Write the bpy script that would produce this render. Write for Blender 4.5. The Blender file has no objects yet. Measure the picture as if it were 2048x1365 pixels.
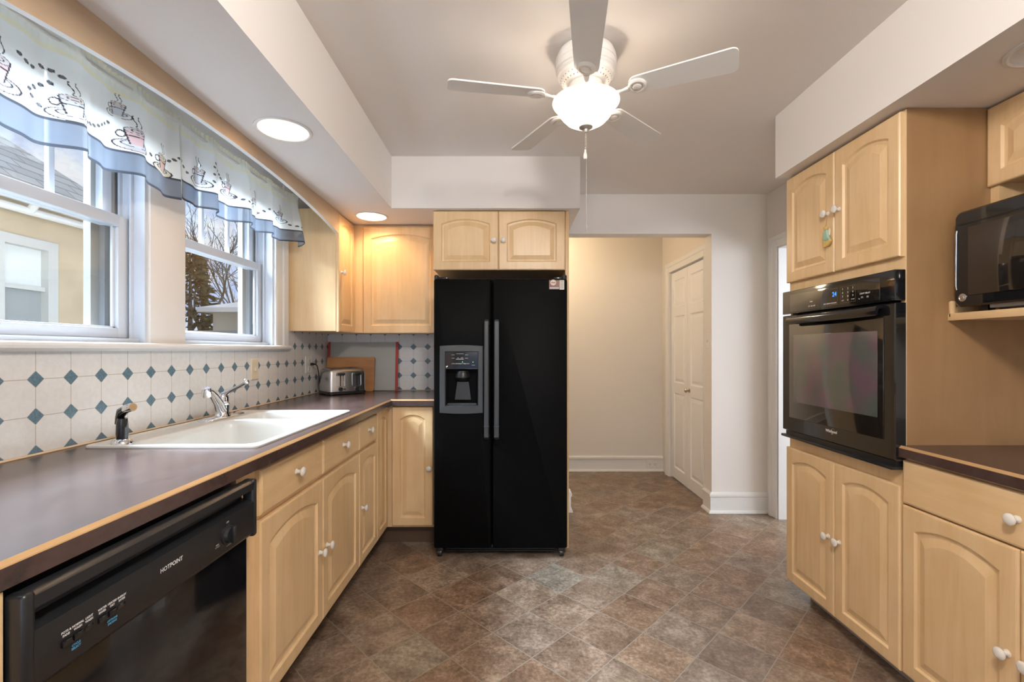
import bpy, bmesh, math, random
from mathutils import Vector, Matrix, noise as mnoise
import numpy as np

D = bpy.data
SC = bpy.context.scene
COL = SC.collection
PI = math.pi
R = math.radians

# ------------------------------------------------------------------ camera, sky, lights, exposure
F_PX, CAM_H = 925.0, 1.22
cam = D.cameras.new('camera')
cam.sensor_width = 36.0
cam.lens = F_PX / 2048 * 36
cam.shift_x = 4 / 2048
cam.shift_y = 17.5 / 2048
cam.clip_start = 0.02
cam.clip_end = 300
cam_o = D.objects.new('camera', cam)
cam_o.location = (0, 0, CAM_H)
cam_o.rotation_euler = (PI / 2, 0, 0)
COL.objects.link(cam_o)
SC.camera = cam_o

vs = SC.view_settings
SC.display_settings.display_device = 'sRGB'
vs.view_transform = 'Standard'
vs.look = 'None'
vs.gamma = 1
vs.use_curve_mapping = False
vs.exposure = 0.08

W = D.worlds.new('sky')
SC.world = W
W.use_nodes = True
wt = W.node_tree
wt.nodes.clear()
w_out = wt.nodes.new('ShaderNodeOutputWorld')
w_bg = wt.nodes.new('ShaderNodeBackground')
w_tc = wt.nodes.new('ShaderNodeTexCoord')
w_map = wt.nodes.new('ShaderNodeMapping')
w_map.inputs['Scale'].default_value = (2.2, 2.2, 4.5)
w_map.inputs['Location'].default_value = (0.35, 0.1, 0.2)
w_n = wt.nodes.new('ShaderNodeTexNoise')
w_n.inputs['Scale'].default_value = 2.3
w_n.inputs['Detail'].default_value = 8
w_n.inputs['Roughness'].default_value = 0.58
w_r = wt.nodes.new('ShaderNodeValToRGB')
w_r.color_ramp.elements[0].position = 0.36
w_r.color_ramp.elements[0].color = (0.38, 0.57, 1.0, 1)
w_r.color_ramp.elements[1].position = 0.57
w_r.color_ramp.elements[1].color = (0.93, 0.95, 1.0, 1)
wt.links.new(w_tc.outputs['Generated'], w_map.inputs['Vector'])
wt.links.new(w_map.outputs['Vector'], w_n.inputs['Vector'])
wt.links.new(w_n.outputs['Fac'], w_r.inputs['Fac'])
wt.links.new(w_r.outputs['Color'], w_bg.inputs['Color'])
w_bg.inputs['Strength'].default_value = 0.95
wt.links.new(w_bg.outputs['Background'], w_out.inputs['Surface'])


def light(name, kind, loc, power, color, rot=(0, 0, 0), size=None, size_y=None, radius=None, spread=None):
    l = D.lights.new(name, kind)
    l.energy = power
    l.color = color
    if kind == 'AREA':
        if size_y:
            l.shape = 'RECTANGLE'
            l.size = size
            l.size_y = size_y
        else:
            l.shape = 'DISK'
            l.size = size
        if spread:
            l.spread = spread
    if radius is not None:
        l.shadow_soft_size = radius
    o = D.objects.new(name, l)
    o.location = loc
    o.rotation_euler = rot
    COL.objects.link(o)
    return o


def aim(o, target):
    d = Vector(target) - Vector(o.location)
    o.rotation_euler = d.to_track_quat('-Z', 'Y').to_euler()


# daylight: the bright sky above the neighbour's roof, and an unseen fill lamp added behind the camera
sky_w = light('window_daylight', 'AREA', (-3.7, 1.75, 4.5), 1300, (0.75, 0.90, 1.07), size=4.4, size_y=1.6, spread=R(112))
aim(sky_w, (-0.6, 1.8, 1.15))
rear = light('rear_fill', 'AREA', (0.3, -3.0, 1.25), 14, (0.92, 0.96, 1.04), size=2.2, size_y=1.7)
aim(rear, (0.3, 2.0, 0.9))
side_room = light('side_room_daylight', 'AREA', (3.95, 1.85, 1.50), 88, (0.84, 0.93, 1.03), size=2.5, size_y=1.25)  # daylight of the side room, widened as added fill for the sink-side cabinets
aim(side_room, (1.0, 2.6, 0.9))
room_l = light('added_room_fill', 'POINT', (0.25, 0.15, 2.27), 70, (1.0, 0.94, 0.865), radius=0.12)  # unseen fill added above the camera, no fixture there
hall_l = light('hall_lamp', 'POINT', (0.30, 4.12, 2.22), 15, (1.0, 0.77, 0.48), radius=0.10)

sun = light('sun', 'SUN', (8, 0, 12), 0.6, (1.0, 0.96, 0.88))
sun.data.angle = R(18)
aim(sun, (-4.6, 3.0, 1.2))

# ------------------------------------------------------------------ materials
MATS = {}


def new_mat(name):
    m = D.materials.new(name)
    m.use_nodes = True
    nt = m.node_tree
    b = nt.nodes['Principled BSDF']
    MATS[name] = m
    return m, nt, b


def simple(name, col, rough=0.5, metal=0.0, spec=0.5, coat=0.0, bump=None, var=None, emit=None):
    m, nt, b = new_mat(name)
    b.inputs['Base Color'].default_value = (*col, 1)
    b.inputs['Roughness'].default_value = rough
    b.inputs['Metallic'].default_value = metal
    b.inputs['Specular IOR Level'].default_value = spec
    b.inputs['Coat Weight'].default_value = coat
    if emit:
        b.inputs['Emission Color'].default_value = (*emit[0], 1)
        b.inputs['Emission Strength'].default_value = emit[1]
    tc = nt.nodes.new('ShaderNodeTexCoord')
    if var:
        n = nt.nodes.new('ShaderNodeTexNoise')
        n.inputs['Scale'].default_value = var[0]
        n.inputs['Detail'].default_value = 5
        nt.links.new(tc.outputs['Object'], n.inputs['Vector'])
        r = nt.nodes.new('ShaderNodeValToRGB')
        k = var[1]
        r.color_ramp.elements[0].position = 0.3
        r.color_ramp.elements[1].position = 0.7
        r.color_ramp.elements[0].color = (*[c * (1 - k) for c in col], 1)
        r.color_ramp.elements[1].color = (*[min(1, c * (1 + k)) for c in col], 1)
        nt.links.new(n.outputs['Fac'], r.inputs['Fac'])
        nt.links.new(r.outputs['Color'], b.inputs['Base Color'])
    if bump:
        n2 = nt.nodes.new('ShaderNodeTexNoise')
        n2.inputs['Scale'].default_value = bump[0]
        n2.inputs['Detail'].default_value = 3
        nt.links.new(tc.outputs['Object'], n2.inputs['Vector'])
        bp = nt.nodes.new('ShaderNodeBump')
        bp.inputs['Strength'].default_value = bump[1]
        bp.inputs['Distance'].default_value = 0.002
        nt.links.new(n2.outputs['Fac'], bp.inputs['Height'])
        nt.links.new(bp.outputs['Normal'], b.inputs['Normal'])
    return m


def wood(name, c1, c2, scale, rough=0.36, coat=0.1):
    m, nt, b = new_mat(name)
    tc = nt.nodes.new('ShaderNodeTexCoord')
    mp = nt.nodes.new('ShaderNodeMapping')
    mp.inputs['Scale'].default_value = scale
    nt.links.new(tc.outputs['Object'], mp.inputs['Vector'])
    n = nt.nodes.new('ShaderNodeTexNoise')
    n.inputs['Scale'].default_value = 1.0
    n.inputs['Detail'].default_value = 6
    n.inputs['Roughness'].default_value = 0.6
    n.inputs['Distortion'].default_value = 0.6
    nt.links.new(mp.outputs['Vector'], n.inputs['Vector'])
    n2 = nt.nodes.new('ShaderNodeTexNoise')
    n2.inputs['Scale'].default_value = 5.0
    n2.inputs['Detail'].default_value = 3
    nt.links.new(tc.outputs['Object'], n2.inputs['Vector'])
    mx = nt.nodes.new('ShaderNodeMath')
    mx.operation = 'MULTIPLY_ADD'
    mx.inputs[1].default_value = 0.55
    nt.links.new(n.outputs['Fac'], mx.inputs[0])
    m2 = nt.nodes.new('ShaderNodeMath')
    m2.operation = 'MULTIPLY'
    m2.inputs[1].default_value = 0.45
    nt.links.new(n2.outputs['Fac'], m2.inputs[0])
    nt.links.new(m2.outputs[0], mx.inputs[2])
    r = nt.nodes.new('ShaderNodeValToRGB')
    r.color_ramp.elements[0].position = 0.36
    r.color_ramp.elements[0].color = (*c1, 1)
    r.color_ramp.elements[1].position = 0.62
    r.color_ramp.elements[1].color = (*c2, 1)
    nt.links.new(mx.outputs[0], r.inputs['Fac'])
    nt.links.new(r.outputs['Color'], b.inputs['Base Color'])
    b.inputs['Roughness'].default_value = rough
    b.inputs['Coat Weight'].default_value = coat
    b.inputs['Coat Roughness'].default_value = 0.25
    return m


M_V1, M_V2 = (0.72, 0.490, 0.250), (0.82, 0.590, 0.335)
maple_v = wood('maple_upright', M_V1, M_V2, (28, 28, 2.2))
maple_h = wood('maple_level', M_V1, M_V2, (28, 2.2, 28))
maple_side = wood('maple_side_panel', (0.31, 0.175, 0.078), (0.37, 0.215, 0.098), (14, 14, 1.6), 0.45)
maple_board = wood('maple_valance', (0.50, 0.36, 0.235), (0.57, 0.43, 0.29), (24, 2.0, 24), 0.42)
board_wood = wood('chopping_board_wood', (0.36, 0.15, 0.045), (0.50, 0.24, 0.085), (4, 30, 30), 0.5)
edge_wood = wood('worktop_edge_wood', (0.40, 0.235, 0.10), (0.54, 0.33, 0.155), (20, 3, 20), 0.4)
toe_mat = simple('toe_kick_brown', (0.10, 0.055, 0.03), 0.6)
toe_grey = simple('toe_kick_grey', (0.42, 0.37, 0.34), 0.6)
knob_white = simple('white_ceramic', (0.80, 0.76, 0.70), 0.25, coat=0.4)
wall_paint = simple('wall_paint', (0.78, 0.74, 0.70), 0.75, spec=0.2, var=(1.5, 0.015), bump=(90, 0.08))
hall_paint = simple('hall_paint', (0.76, 0.71, 0.65), 0.75, spec=0.2, var=(1.5, 0.015), bump=(90, 0.08))
ceil_paint = simple('ceiling_paint', (0.84, 0.80, 0.765), 0.8, spec=0.15, bump=(70, 0.06))
soffit_paint = simple('soffit_paint', (0.84, 0.805, 0.775), 0.7, spec=0.25, var=(1.2, 0.015), bump=(80, 0.06))
trim_white = simple('white_gloss_trim', (0.78, 0.77, 0.75), 0.35, spec=0.5, var=(3, 0.02))
vinyl = simple('white_vinyl', (0.57, 0.60, 0.65), 0.35, spec=0.5)
dark_track = simple('grey_track', (0.22, 0.22, 0.22), 0.6)
track_lip = simple('grey_track_lip', (0.30, 0.29, 0.27), 0.6)
door_white = simple('white_door_paint', (0.86, 0.85, 0.85), 0.45, bump=(50, 0.05))
black_app = simple('black_textured_steel', (0.0035, 0.0037, 0.004), 0.42, spec=0.06, bump=(420, 0.35))
black_gloss = simple('black_gloss', (0.008, 0.008, 0.009), 0.10, spec=0.5, coat=0.3)
black_satin = simple('black_satin_plastic', (0.014, 0.015, 0.017), 0.32, spec=0.5)
grey_satin = simple('grey_satin_plastic', (0.055, 0.062, 0.068), 0.38, bump=(500, 0.2))
black_matt = simple('black_matt', (0.006, 0.006, 0.006), 0.7)
brown_gloss = simple('oven_dark_glass', (0.016, 0.013, 0.011), 0.07, spec=0.6, coat=0.5)
chrome = simple('chrome', (0.80, 0.81, 0.83), 0.08, metal=1.0)
steel = simple('brushed_steel', (0.62, 0.61, 0.60), 0.27, metal=1.0, bump=(140, 0.05))
brass = simple('aged_brass', (0.45, 0.38, 0.28), 0.3, metal=1.0)
sink_white = simple('white_sink_composite', (0.58, 0.565, 0.53), 0.28, spec=0.5, var=(6, 0.015))
plate_cream = simple('cream_plastic', (0.70, 0.62, 0.47), 0.4)
plate_white = simple('white_plastic', (0.78, 0.76, 0.71), 0.4)
print_white = simple('white_print', (0.75, 0.75, 0.75), 0.5)
print_blue = simple('blue_print', (0.08, 0.33, 0.55), 0.5)
led_blue = simple('blue_led_digits', (0.02, 0.1, 0.4), 0.4, emit=((0.05, 0.30, 1.0), 1.3))
led_green = simple('green_led', (0.1, 0.5, 0.1), 0.4, emit=((0.4, 1.0, 0.3), 1.2))
fan_white = simple('fan_white_enamel', (0.80, 0.775, 0.74), 0.4, spec=0.4)
blade_white = simple('fan_blade_white', (0.84, 0.84, 0.82), 0.5, spec=0.3)
finial_grey = simple('finial_nickel', (0.55, 0.53, 0.50), 0.35, metal=0.6)
red_plastic = simple('red_rubber', (0.42, 0.04, 0.025), 0.5)
caulk = simple('caulk_bead', (0.66, 0.50, 0.33), 0.6)
teal_paint = simple('pale_green_paint', (0.36, 0.55, 0.43), 0.6)
gold_paint = simple('gold_paint', (0.66, 0.47, 0.14), 0.45)
cream_paint = simple('cream_paint', (0.78, 0.69, 0.55), 0.6)
cord_dark = simple('black_cord', (0.012, 0.012, 0.012), 0.5)
can_inner = simple('can_reflector', (0.85, 0.80, 0.73), 0.45)
wall_stucco = simple('neighbour_stucco', (0.57, 0.46, 0.325), 0.9, spec=0.1, var=(2.2, 0.10), bump=(60, 0.3))
shingle = None
bark = simple('bark_grey', (0.17, 0.145, 0.12), 0.9, spec=0.1)
needle = simple('evergreen_needles', (0.10, 0.105, 0.06), 0.9, spec=0.1, var=(5, 0.3))
snow_roof = simple('pale_roof', (0.72, 0.72, 0.72), 0.8, var=(3, 0.06))
shed_wall = simple('cream_siding', (0.66, 0.62, 0.53), 0.8)
soil = simple('winter_ground', (0.28, 0.26, 0.20), 0.95, var=(0.8, 0.25))
fence_grey = simple('grey_fence', (0.36, 0.36, 0.34), 0.8)
blind_white = simple('window_blind', (0.70, 0.72, 0.70), 0.7)
screen_grey = simple('window_screen', (0.32, 0.33, 0.33), 0.6)


def emit_mat(name, col, strength):
    m = D.materials.new(name)
    m.use_nodes = True
    nt = m.node_tree
    nt.nodes.clear()
    o = nt.nodes.new('ShaderNodeOutputMaterial')
    e = nt.nodes.new('ShaderNodeEmission')
    e.inputs['Color'].default_value = (*col, 1)
    e.inputs['Strength'].default_value = strength
    nt.links.new(e.outputs[0], o.inputs['Surface'])
    return m


lamp_glow = emit_mat('recessed_bulb', (1.0, 0.90, 0.76), 4.0)


def glass_mat(name, tint=(0.97, 0.98, 0.98), refl=0.06):
    m = D.materials.new(name)
    m.use_nodes = True
    nt = m.node_tree
    nt.nodes.clear()
    o = nt.nodes.new('ShaderNodeOutputMaterial')
    t = nt.nodes.new('ShaderNodeBsdfTransparent')
    t.inputs['Color'].default_value = (*tint, 1)
    g = nt.nodes.new('ShaderNodeBsdfGlossy')
    g.inputs['Roughness'].default_value = 0.02
    mx = nt.nodes.new('ShaderNodeMixShader')
    mx.inputs['Fac'].default_value = refl
    nt.links.new(t.outputs[0], mx.inputs[1])
    nt.links.new(g.outputs[0], mx.inputs[2])
    nt.links.new(mx.outputs[0], o.inputs['Surface'])
    return m


pane_glass = glass_mat('window_glass')


def bowl_mat():
    m = D.materials.new('alabaster_glass')
    m.use_nodes = True
    nt = m.node_tree
    nt.nodes.clear()
    o = nt.nodes.new('ShaderNodeOutputMaterial')
    d = nt.nodes.new('ShaderNodeBsdfDiffuse')
    d.inputs['Color'].default_value = (0.40, 0.37, 0.34, 1)
    t = nt.nodes.new('ShaderNodeBsdfTranslucent')
    t.inputs['Color'].default_value = (0.40, 0.37, 0.33, 1)
    mx = nt.nodes.new('ShaderNodeMixShader')
    mx.inputs['Fac'].default_value = 0.55
    e = nt.nodes.new('ShaderNodeEmission')
    e.inputs['Color'].default_value = (1.0, 0.86, 0.72, 1)
    e.inputs['Strength'].default_value = 0.55
    tc = nt.nodes.new('ShaderNodeTexCoord')
    n = nt.nodes.new('ShaderNodeTexNoise')
    n.inputs['Scale'].default_value = 9
    n.inputs['Distortion'].default_value = 1.0
    nt.links.new(tc.outputs['Object'], n.inputs['Vector'])
    r = nt.nodes.new('ShaderNodeMapRange')
    r.inputs['From Min'].default_value = 0.3
    r.inputs['From Max'].default_value = 0.7
    r.inputs['To Min'].default_value = 0.20
    r.inputs['To Max'].default_value = 0.34
    nt.links.new(n.outputs['Fac'], r.inputs['Value'])
    nt.links.new(r.outputs['Result'], e.inputs['Strength'])
    a = nt.nodes.new('ShaderNodeAddShader')
    nt.links.new(d.outputs[0], mx.inputs[1])
    nt.links.new(t.outputs[0], mx.inputs[2])
    nt.links.new(mx.outputs[0], a.inputs[0])
    nt.links.new(e.outputs[0], a.inputs[1])
    nt.links.new(a.outputs[0], o.inputs['Surface'])
    return m


bowl_glass = bowl_mat()


class NG:
    """tiny helper for math node chains"""

    def __init__(s, nt):
        s.nt = nt

    def m(s, op, a, b=None, c=None):
        n = s.nt.nodes.new('ShaderNodeMath')
        n.operation = op
        for i, v in enumerate((a, b, c)):
            if v is None:
                continue
            if isinstance(v, (int, float)):
                n.inputs[i].default_value = v
            else:
                s.nt.links.new(v, n.inputs[i])
        return n.outputs[0]

    def mix(s, f, a, b):
        n = s.nt.nodes.new('ShaderNodeMix')
        n.data_type = 'RGBA'
        for k, v in ((0, f), (6, a), (7, b)):
            if isinstance(v, (int, float)):
                n.inputs[k].default_value = v
            elif isinstance(v, tuple):
                n.inputs[k].default_value = (*v, 1)
            else:
                s.nt.links.new(v, n.inputs[k])
        return n.outputs[2]

    def noise(s, vec, scale, detail=4, rough=0.55, dist=0.0):
        n = s.nt.nodes.new('ShaderNodeTexNoise')
        n.inputs['Scale'].default_value = scale
        n.inputs['Detail'].default_value = detail
        n.inputs['Roughness'].default_value = rough
        n.inputs['Distortion'].default_value = dist
        s.nt.links.new(vec, n.inputs['Vector'])
        return n.outputs['Fac']

    def ramp(s, f, stops):
        r = s.nt.nodes.new('ShaderNodeValToRGB')
        el = r.color_ramp.elements
        while len(el) < len(stops):
            el.new(0.5)
        for e, (p, c) in zip(el, stops):
            e.position = p
            e.color = (*c, 1)
        s.nt.links.new(f, r.inputs['Fac'])
        return r.outputs['Color']

    def bump(s, h, strength, dist=0.002):
        b = s.nt.nodes.new('ShaderNodeBump')
        b.inputs['Strength'].default_value = strength
        b.inputs['Distance'].default_value = dist
        s.nt.links.new(h, b.inputs['Height'])
        return b.outputs['Normal']


def floor_material():
    m, nt, b = new_mat('floor_vinyl_tile')
    g = NG(nt)
    geo = nt.nodes.new('ShaderNodeNewGeometry')
    sx = nt.nodes.new('ShaderNodeSeparateXYZ')
    nt.links.new(geo.outputs['Position'], sx.inputs[0])
    X = g.m('SUBTRACT', sx.outputs[0], 0.0874)
    Y = g.m('SUBTRACT', sx.outputs[1], 2.1548)
    k = 1 / (math.sqrt(2) * 0.2291)
    u = g.m('MULTIPLY', g.m('ADD', X, Y), k)
    v = g.m('MULTIPLY', g.m('SUBTRACT', Y, X), k)
    fu, fv = g.m('FLOOR', u), g.m('FLOOR', v)
    cb = nt.nodes.new('ShaderNodeCombineXYZ')
    nt.links.new(fu, cb.inputs[0])
    nt.links.new(fv, cb.inputs[1])
    wn = nt.nodes.new('ShaderNodeTexWhiteNoise')
    wn.noise_dimensions = '2D'
    nt.links.new(cb.outputs[0], wn.inputs['Vector'])
    base = g.ramp(wn.outputs['Value'], [(0.0, (0.180, 0.134, 0.102)), (0.25, (0.216, 0.142, 0.096)), (0.5, (0.214, 0.168, 0.132)), (0.75, (0.234, 0.156, 0.104)), (1.0, (0.234, 0.202, 0.162))])
    off = nt.nodes.new('ShaderNodeVectorMath')
    off.operation = 'MULTIPLY_ADD'
    off.inputs[1].default_value = (7.3, 3.1, 0)
    nt.links.new(cb.outputs[0], off.inputs[0])
    nt.links.new(geo.outputs['Position'], off.inputs[2])
    n1 = g.noise(off.outputs[0], 9, 8, 0.68, 0.5)
    n2 = g.noise(off.outputs[0], 60, 5, 0.7)
    nn = g.m('ADD', g.m('MULTIPLY', n1, 0.55), g.m('MULTIPLY', n2, 0.45))
    shade = g.ramp(nn, [(0.35, (0.40, 0.32, 0.26)), (0.5, (1.0, 0.97, 0.94)), (0.65, (1.95, 2.0, 2.02))])
    mul = nt.nodes.new('ShaderNodeMix')
    mul.data_type = 'RGBA'
    mul.blend_type = 'MULTIPLY'
    mul.inputs[0].default_value = 1.0
    nt.links.new(base, mul.inputs[6])
    nt.links.new(shade, mul.inputs[7])
    du = g.m('ABSOLUTE', g.m('SUBTRACT', g.m('FRACT', g.m('ADD', u, 0.5)), 0.5))
    dv = g.m('ABSOLUTE', g.m('SUBTRACT', g.m('FRACT', g.m('ADD', v, 0.5)), 0.5))
    dd = g.m('MINIMUM', du, dv)
    line = g.m('LESS_THAN', dd, 0.0085)
    col = g.mix(line, mul.outputs[2], (0.27, 0.24, 0.20))
    nt.links.new(col, b.inputs['Base Color'])
    rr = g.m('ADD', g.m('MULTIPLY', nn, 0.35), 0.22)
    nt.links.new(rr, b.inputs['Roughness'])
    h = g.m('SUBTRACT', g.m('MULTIPLY', nn, 0.5), line)
    nt.links.new(g.bump(h, 0.35), b.inputs['Normal'])
    return m


floor_mat = floor_material()


def tile_material(name, axis, u0, z0):
    m, nt, b = new_mat(name)
    g = NG(nt)
    geo = nt.nodes.new('ShaderNodeNewGeometry')
    sx = nt.nodes.new('ShaderNodeSeparateXYZ')
    nt.links.new(geo.outputs['Position'], sx.inputs[0])
    P = 0.1068
    u = g.m('MULTIPLY', g.m('SUBTRACT', sx.outputs[axis], u0), 1 / P)
    v = g.m('MULTIPLY', g.m('SUBTRACT', sx.outputs[2], z0), 1 / P)
    a = g.m('ABSOLUTE', g.m('SUBTRACT', g.m('FRACT', g.m('ADD', u, 0.5)), 0.5))
    c = g.m('ABSOLUTE', g.m('SUBTRACT', g.m('FRACT', g.m('ADD', v, 0.5)), 0.5))
    dsum = g.m('ADD', a, c)
    dia = g.m('LESS_THAN', dsum, 0.222)
    rim = g.m('MULTIPLY', g.m('LESS_THAN', dsum, 0.240), g.m('GREATER_THAN', dsum, 0.222))
    lines = g.m('MULTIPLY', g.m('LESS_THAN', g.m('MINIMUM', a, c), 0.0085), g.m('GREATER_THAN', dsum, 0.24))
    grout = g.m('MAXIMUM', lines, g.m('MULTIPLY', rim, 0.6))
    n = g.noise(geo.outputs['Position'], 70, 4)
    nb = g.noise(geo.outputs['Position'], 160, 4, 0.7)
    white = g.ramp(n, [(0.3, (0.69, 0.68, 0.665)), (0.7, (0.75, 0.74, 0.72))])
    blue = g.ramp(nb, [(0.3, (0.085, 0.145, 0.19)), (0.7, (0.16, 0.245, 0.30))])
    col = g.mix(dia, white, blue)
    col = g.mix(grout, col, (0.42, 0.36, 0.29))
    nt.links.new(col, b.inputs['Base Color'])
    b.inputs['Roughness'].default_value = 0.22
    h = g.m('SUBTRACT', g.m('MULTIPLY', n, 0.45), grout)
    nt.links.new(g.bump(h, 0.25, 0.0015), b.inputs['Normal'])
    return m


tile_left = tile_material('tile_octagon_window_wall', 1, 1.33, 0.9215)
tile_back = tile_material('tile_octagon_corner_wall', 0, -0.723, 0.9215)


def laminate_material():
    m, nt, b = new_mat('slate_laminate')
    g = NG(nt)
    tc = nt.nodes.new('ShaderNodeTexCoord')
    mp = nt.nodes.new('ShaderNodeMapping')
    mp.inputs['Scale'].default_value = (2.2, 1.0, 1.6)
    nt.links.new(tc.outputs['Object'], mp.inputs['Vector'])
    n1 = g.noise(mp.outputs['Vector'], 5, 7, 0.6, 0.4)
    n2 = g.noise(mp.outputs['Vector'], 22, 5, 0.65)
    nn = g.m('ADD', g.m('MULTIPLY', n1, 0.6), g.m('MULTIPLY', n2, 0.4))
    col = g.ramp(nn, [(0.32, (0.028, 0.019, 0.019)), (0.48, (0.070, 0.040, 0.034)), (0.58, (0.076, 0.050, 0.047)), (0.70, (0.092, 0.072, 0.075))])
    nt.links.new(col, b.inputs['Base Color'])
    b.inputs['Roughness'].default_value = 0.24
    b.inputs['Specular IOR Level'].default_value = 0.75
    return m


laminate = laminate_material()


def shingle_material():
    m, nt, b = new_mat('grey_shingles')
    g = NG(nt)
    tc = nt.nodes.new('ShaderNodeTexCoord')
    br = nt.nodes.new('ShaderNodeTexBrick')
    br.inputs['Scale'].default_value = 1.0
    br.inputs['Brick Width'].default_value = 0.3
    br.inputs['Row Height'].default_value = 0.1
    br.inputs['Mortar Size'].default_value = 0.008
    br.inputs['Color1'].default_value = (0.42, 0.41, 0.385, 1)
    br.inputs['Color2'].default_value = (0.50, 0.49, 0.465, 1)
    br.inputs['Mortar'].default_value = (0.28, 0.27, 0.26, 1)
    cb = nt.nodes.new('ShaderNodeSeparateXYZ')
    nt.links.new(tc.outputs['Object'], cb.inputs[0])
    c2 = nt.nodes.new('ShaderNodeCombineXYZ')
    nt.links.new(cb.outputs[1], c2.inputs[0])
    nt.links.new(cb.outputs[2], c2.inputs[1])
    nt.links.new(c2.outputs[0], br.inputs['Vector'])
    nt.links.new(br.outputs['Color'], b.inputs['Base Color'])
    b.inputs['Roughness'].default_value = 0.95
    return m


shingle = shingle_material()


def curtain_material():
    m = D.materials.new('sheer_valance_print')
    m.use_nodes = True
    nt = m.node_tree
    nt.nodes.clear()
    o = nt.nodes.new('ShaderNodeOutputMaterial')
    at = nt.nodes.new('ShaderNodeVertexColor')
    at.layer_name = 'print'
    d = nt.nodes.new('ShaderNodeBsdfDiffuse')
    t = nt.nodes.new('ShaderNodeBsdfTranslucent')
    p = nt.nodes.new('ShaderNodeBsdfTransparent')
    nt.links.new(at.outputs['Color'], d.inputs['Color'])
    nt.links.new(at.outputs['Color'], t.inputs['Color'])
    m1 = nt.nodes.new('ShaderNodeMixShader')
    m1.inputs['Fac'].default_value = 0.40
    nt.links.new(d.outputs[0], m1.inputs[1])
    nt.links.new(t.outputs[0], m1.inputs[2])
    m2 = nt.nodes.new('ShaderNodeMixShader')
    nt.links.new(at.outputs['Alpha'], m2.inputs['Fac'])
    nt.links.new(p.outputs[0], m2.inputs[1])
    nt.links.new(m1.outputs[0], m2.inputs[2])
    nt.links.new(m2.outputs[0], o.inputs['Surface'])
    return m


curtain_mat = curtain_material()


def frosted_material():
    m = D.materials.new('frosted_glass')
    m.use_nodes = True
    nt = m.node_tree
    nt.nodes.clear()
    o = nt.nodes.new('ShaderNodeOutputMaterial')
    d = nt.nodes.new('ShaderNodeBsdfPrincipled')
    d.inputs['Base Color'].default_value = (0.52, 0.51, 0.46, 1)
    d.inputs['Roughness'].default_value = 0.3
    p = nt.nodes.new('ShaderNodeBsdfTransparent')
    p.inputs['Color'].default_value = (0.85, 0.88, 0.86, 1)
    mx = nt.nodes.new('ShaderNodeMixShader')
    mx.inputs['Fac'].default_value = 0.80
    nt.links.new(p.outputs[0], mx.inputs[1])
    nt.links.new(d.outputs[0], mx.inputs[2])
    nt.links.new(mx.outputs[0], o.inputs['Surface'])
    return m


frosted = frosted_material()

# oven window: dark glass, reflected window and walls painted in as a tint
ow, ont, ob_ = new_mat('oven_window_glass')
_g = NG(ont)
_tc = ont.nodes.new('ShaderNodeTexCoord')
_n = _g.noise(_tc.outputs['Object'], 4.5, 2)
_c = _g.ramp(_n, [(0.38, (0.13, 0.085, 0.105)), (0.52, (0.095, 0.105, 0.092)), (0.66, (0.075, 0.10, 0.085))])
ont.links.new(_c, ob_.inputs['Base Color'])
ob_.inputs['Roughness'].default_value = 0.10
ob_.inputs['Coat Weight'].default_value = 0.5


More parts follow.
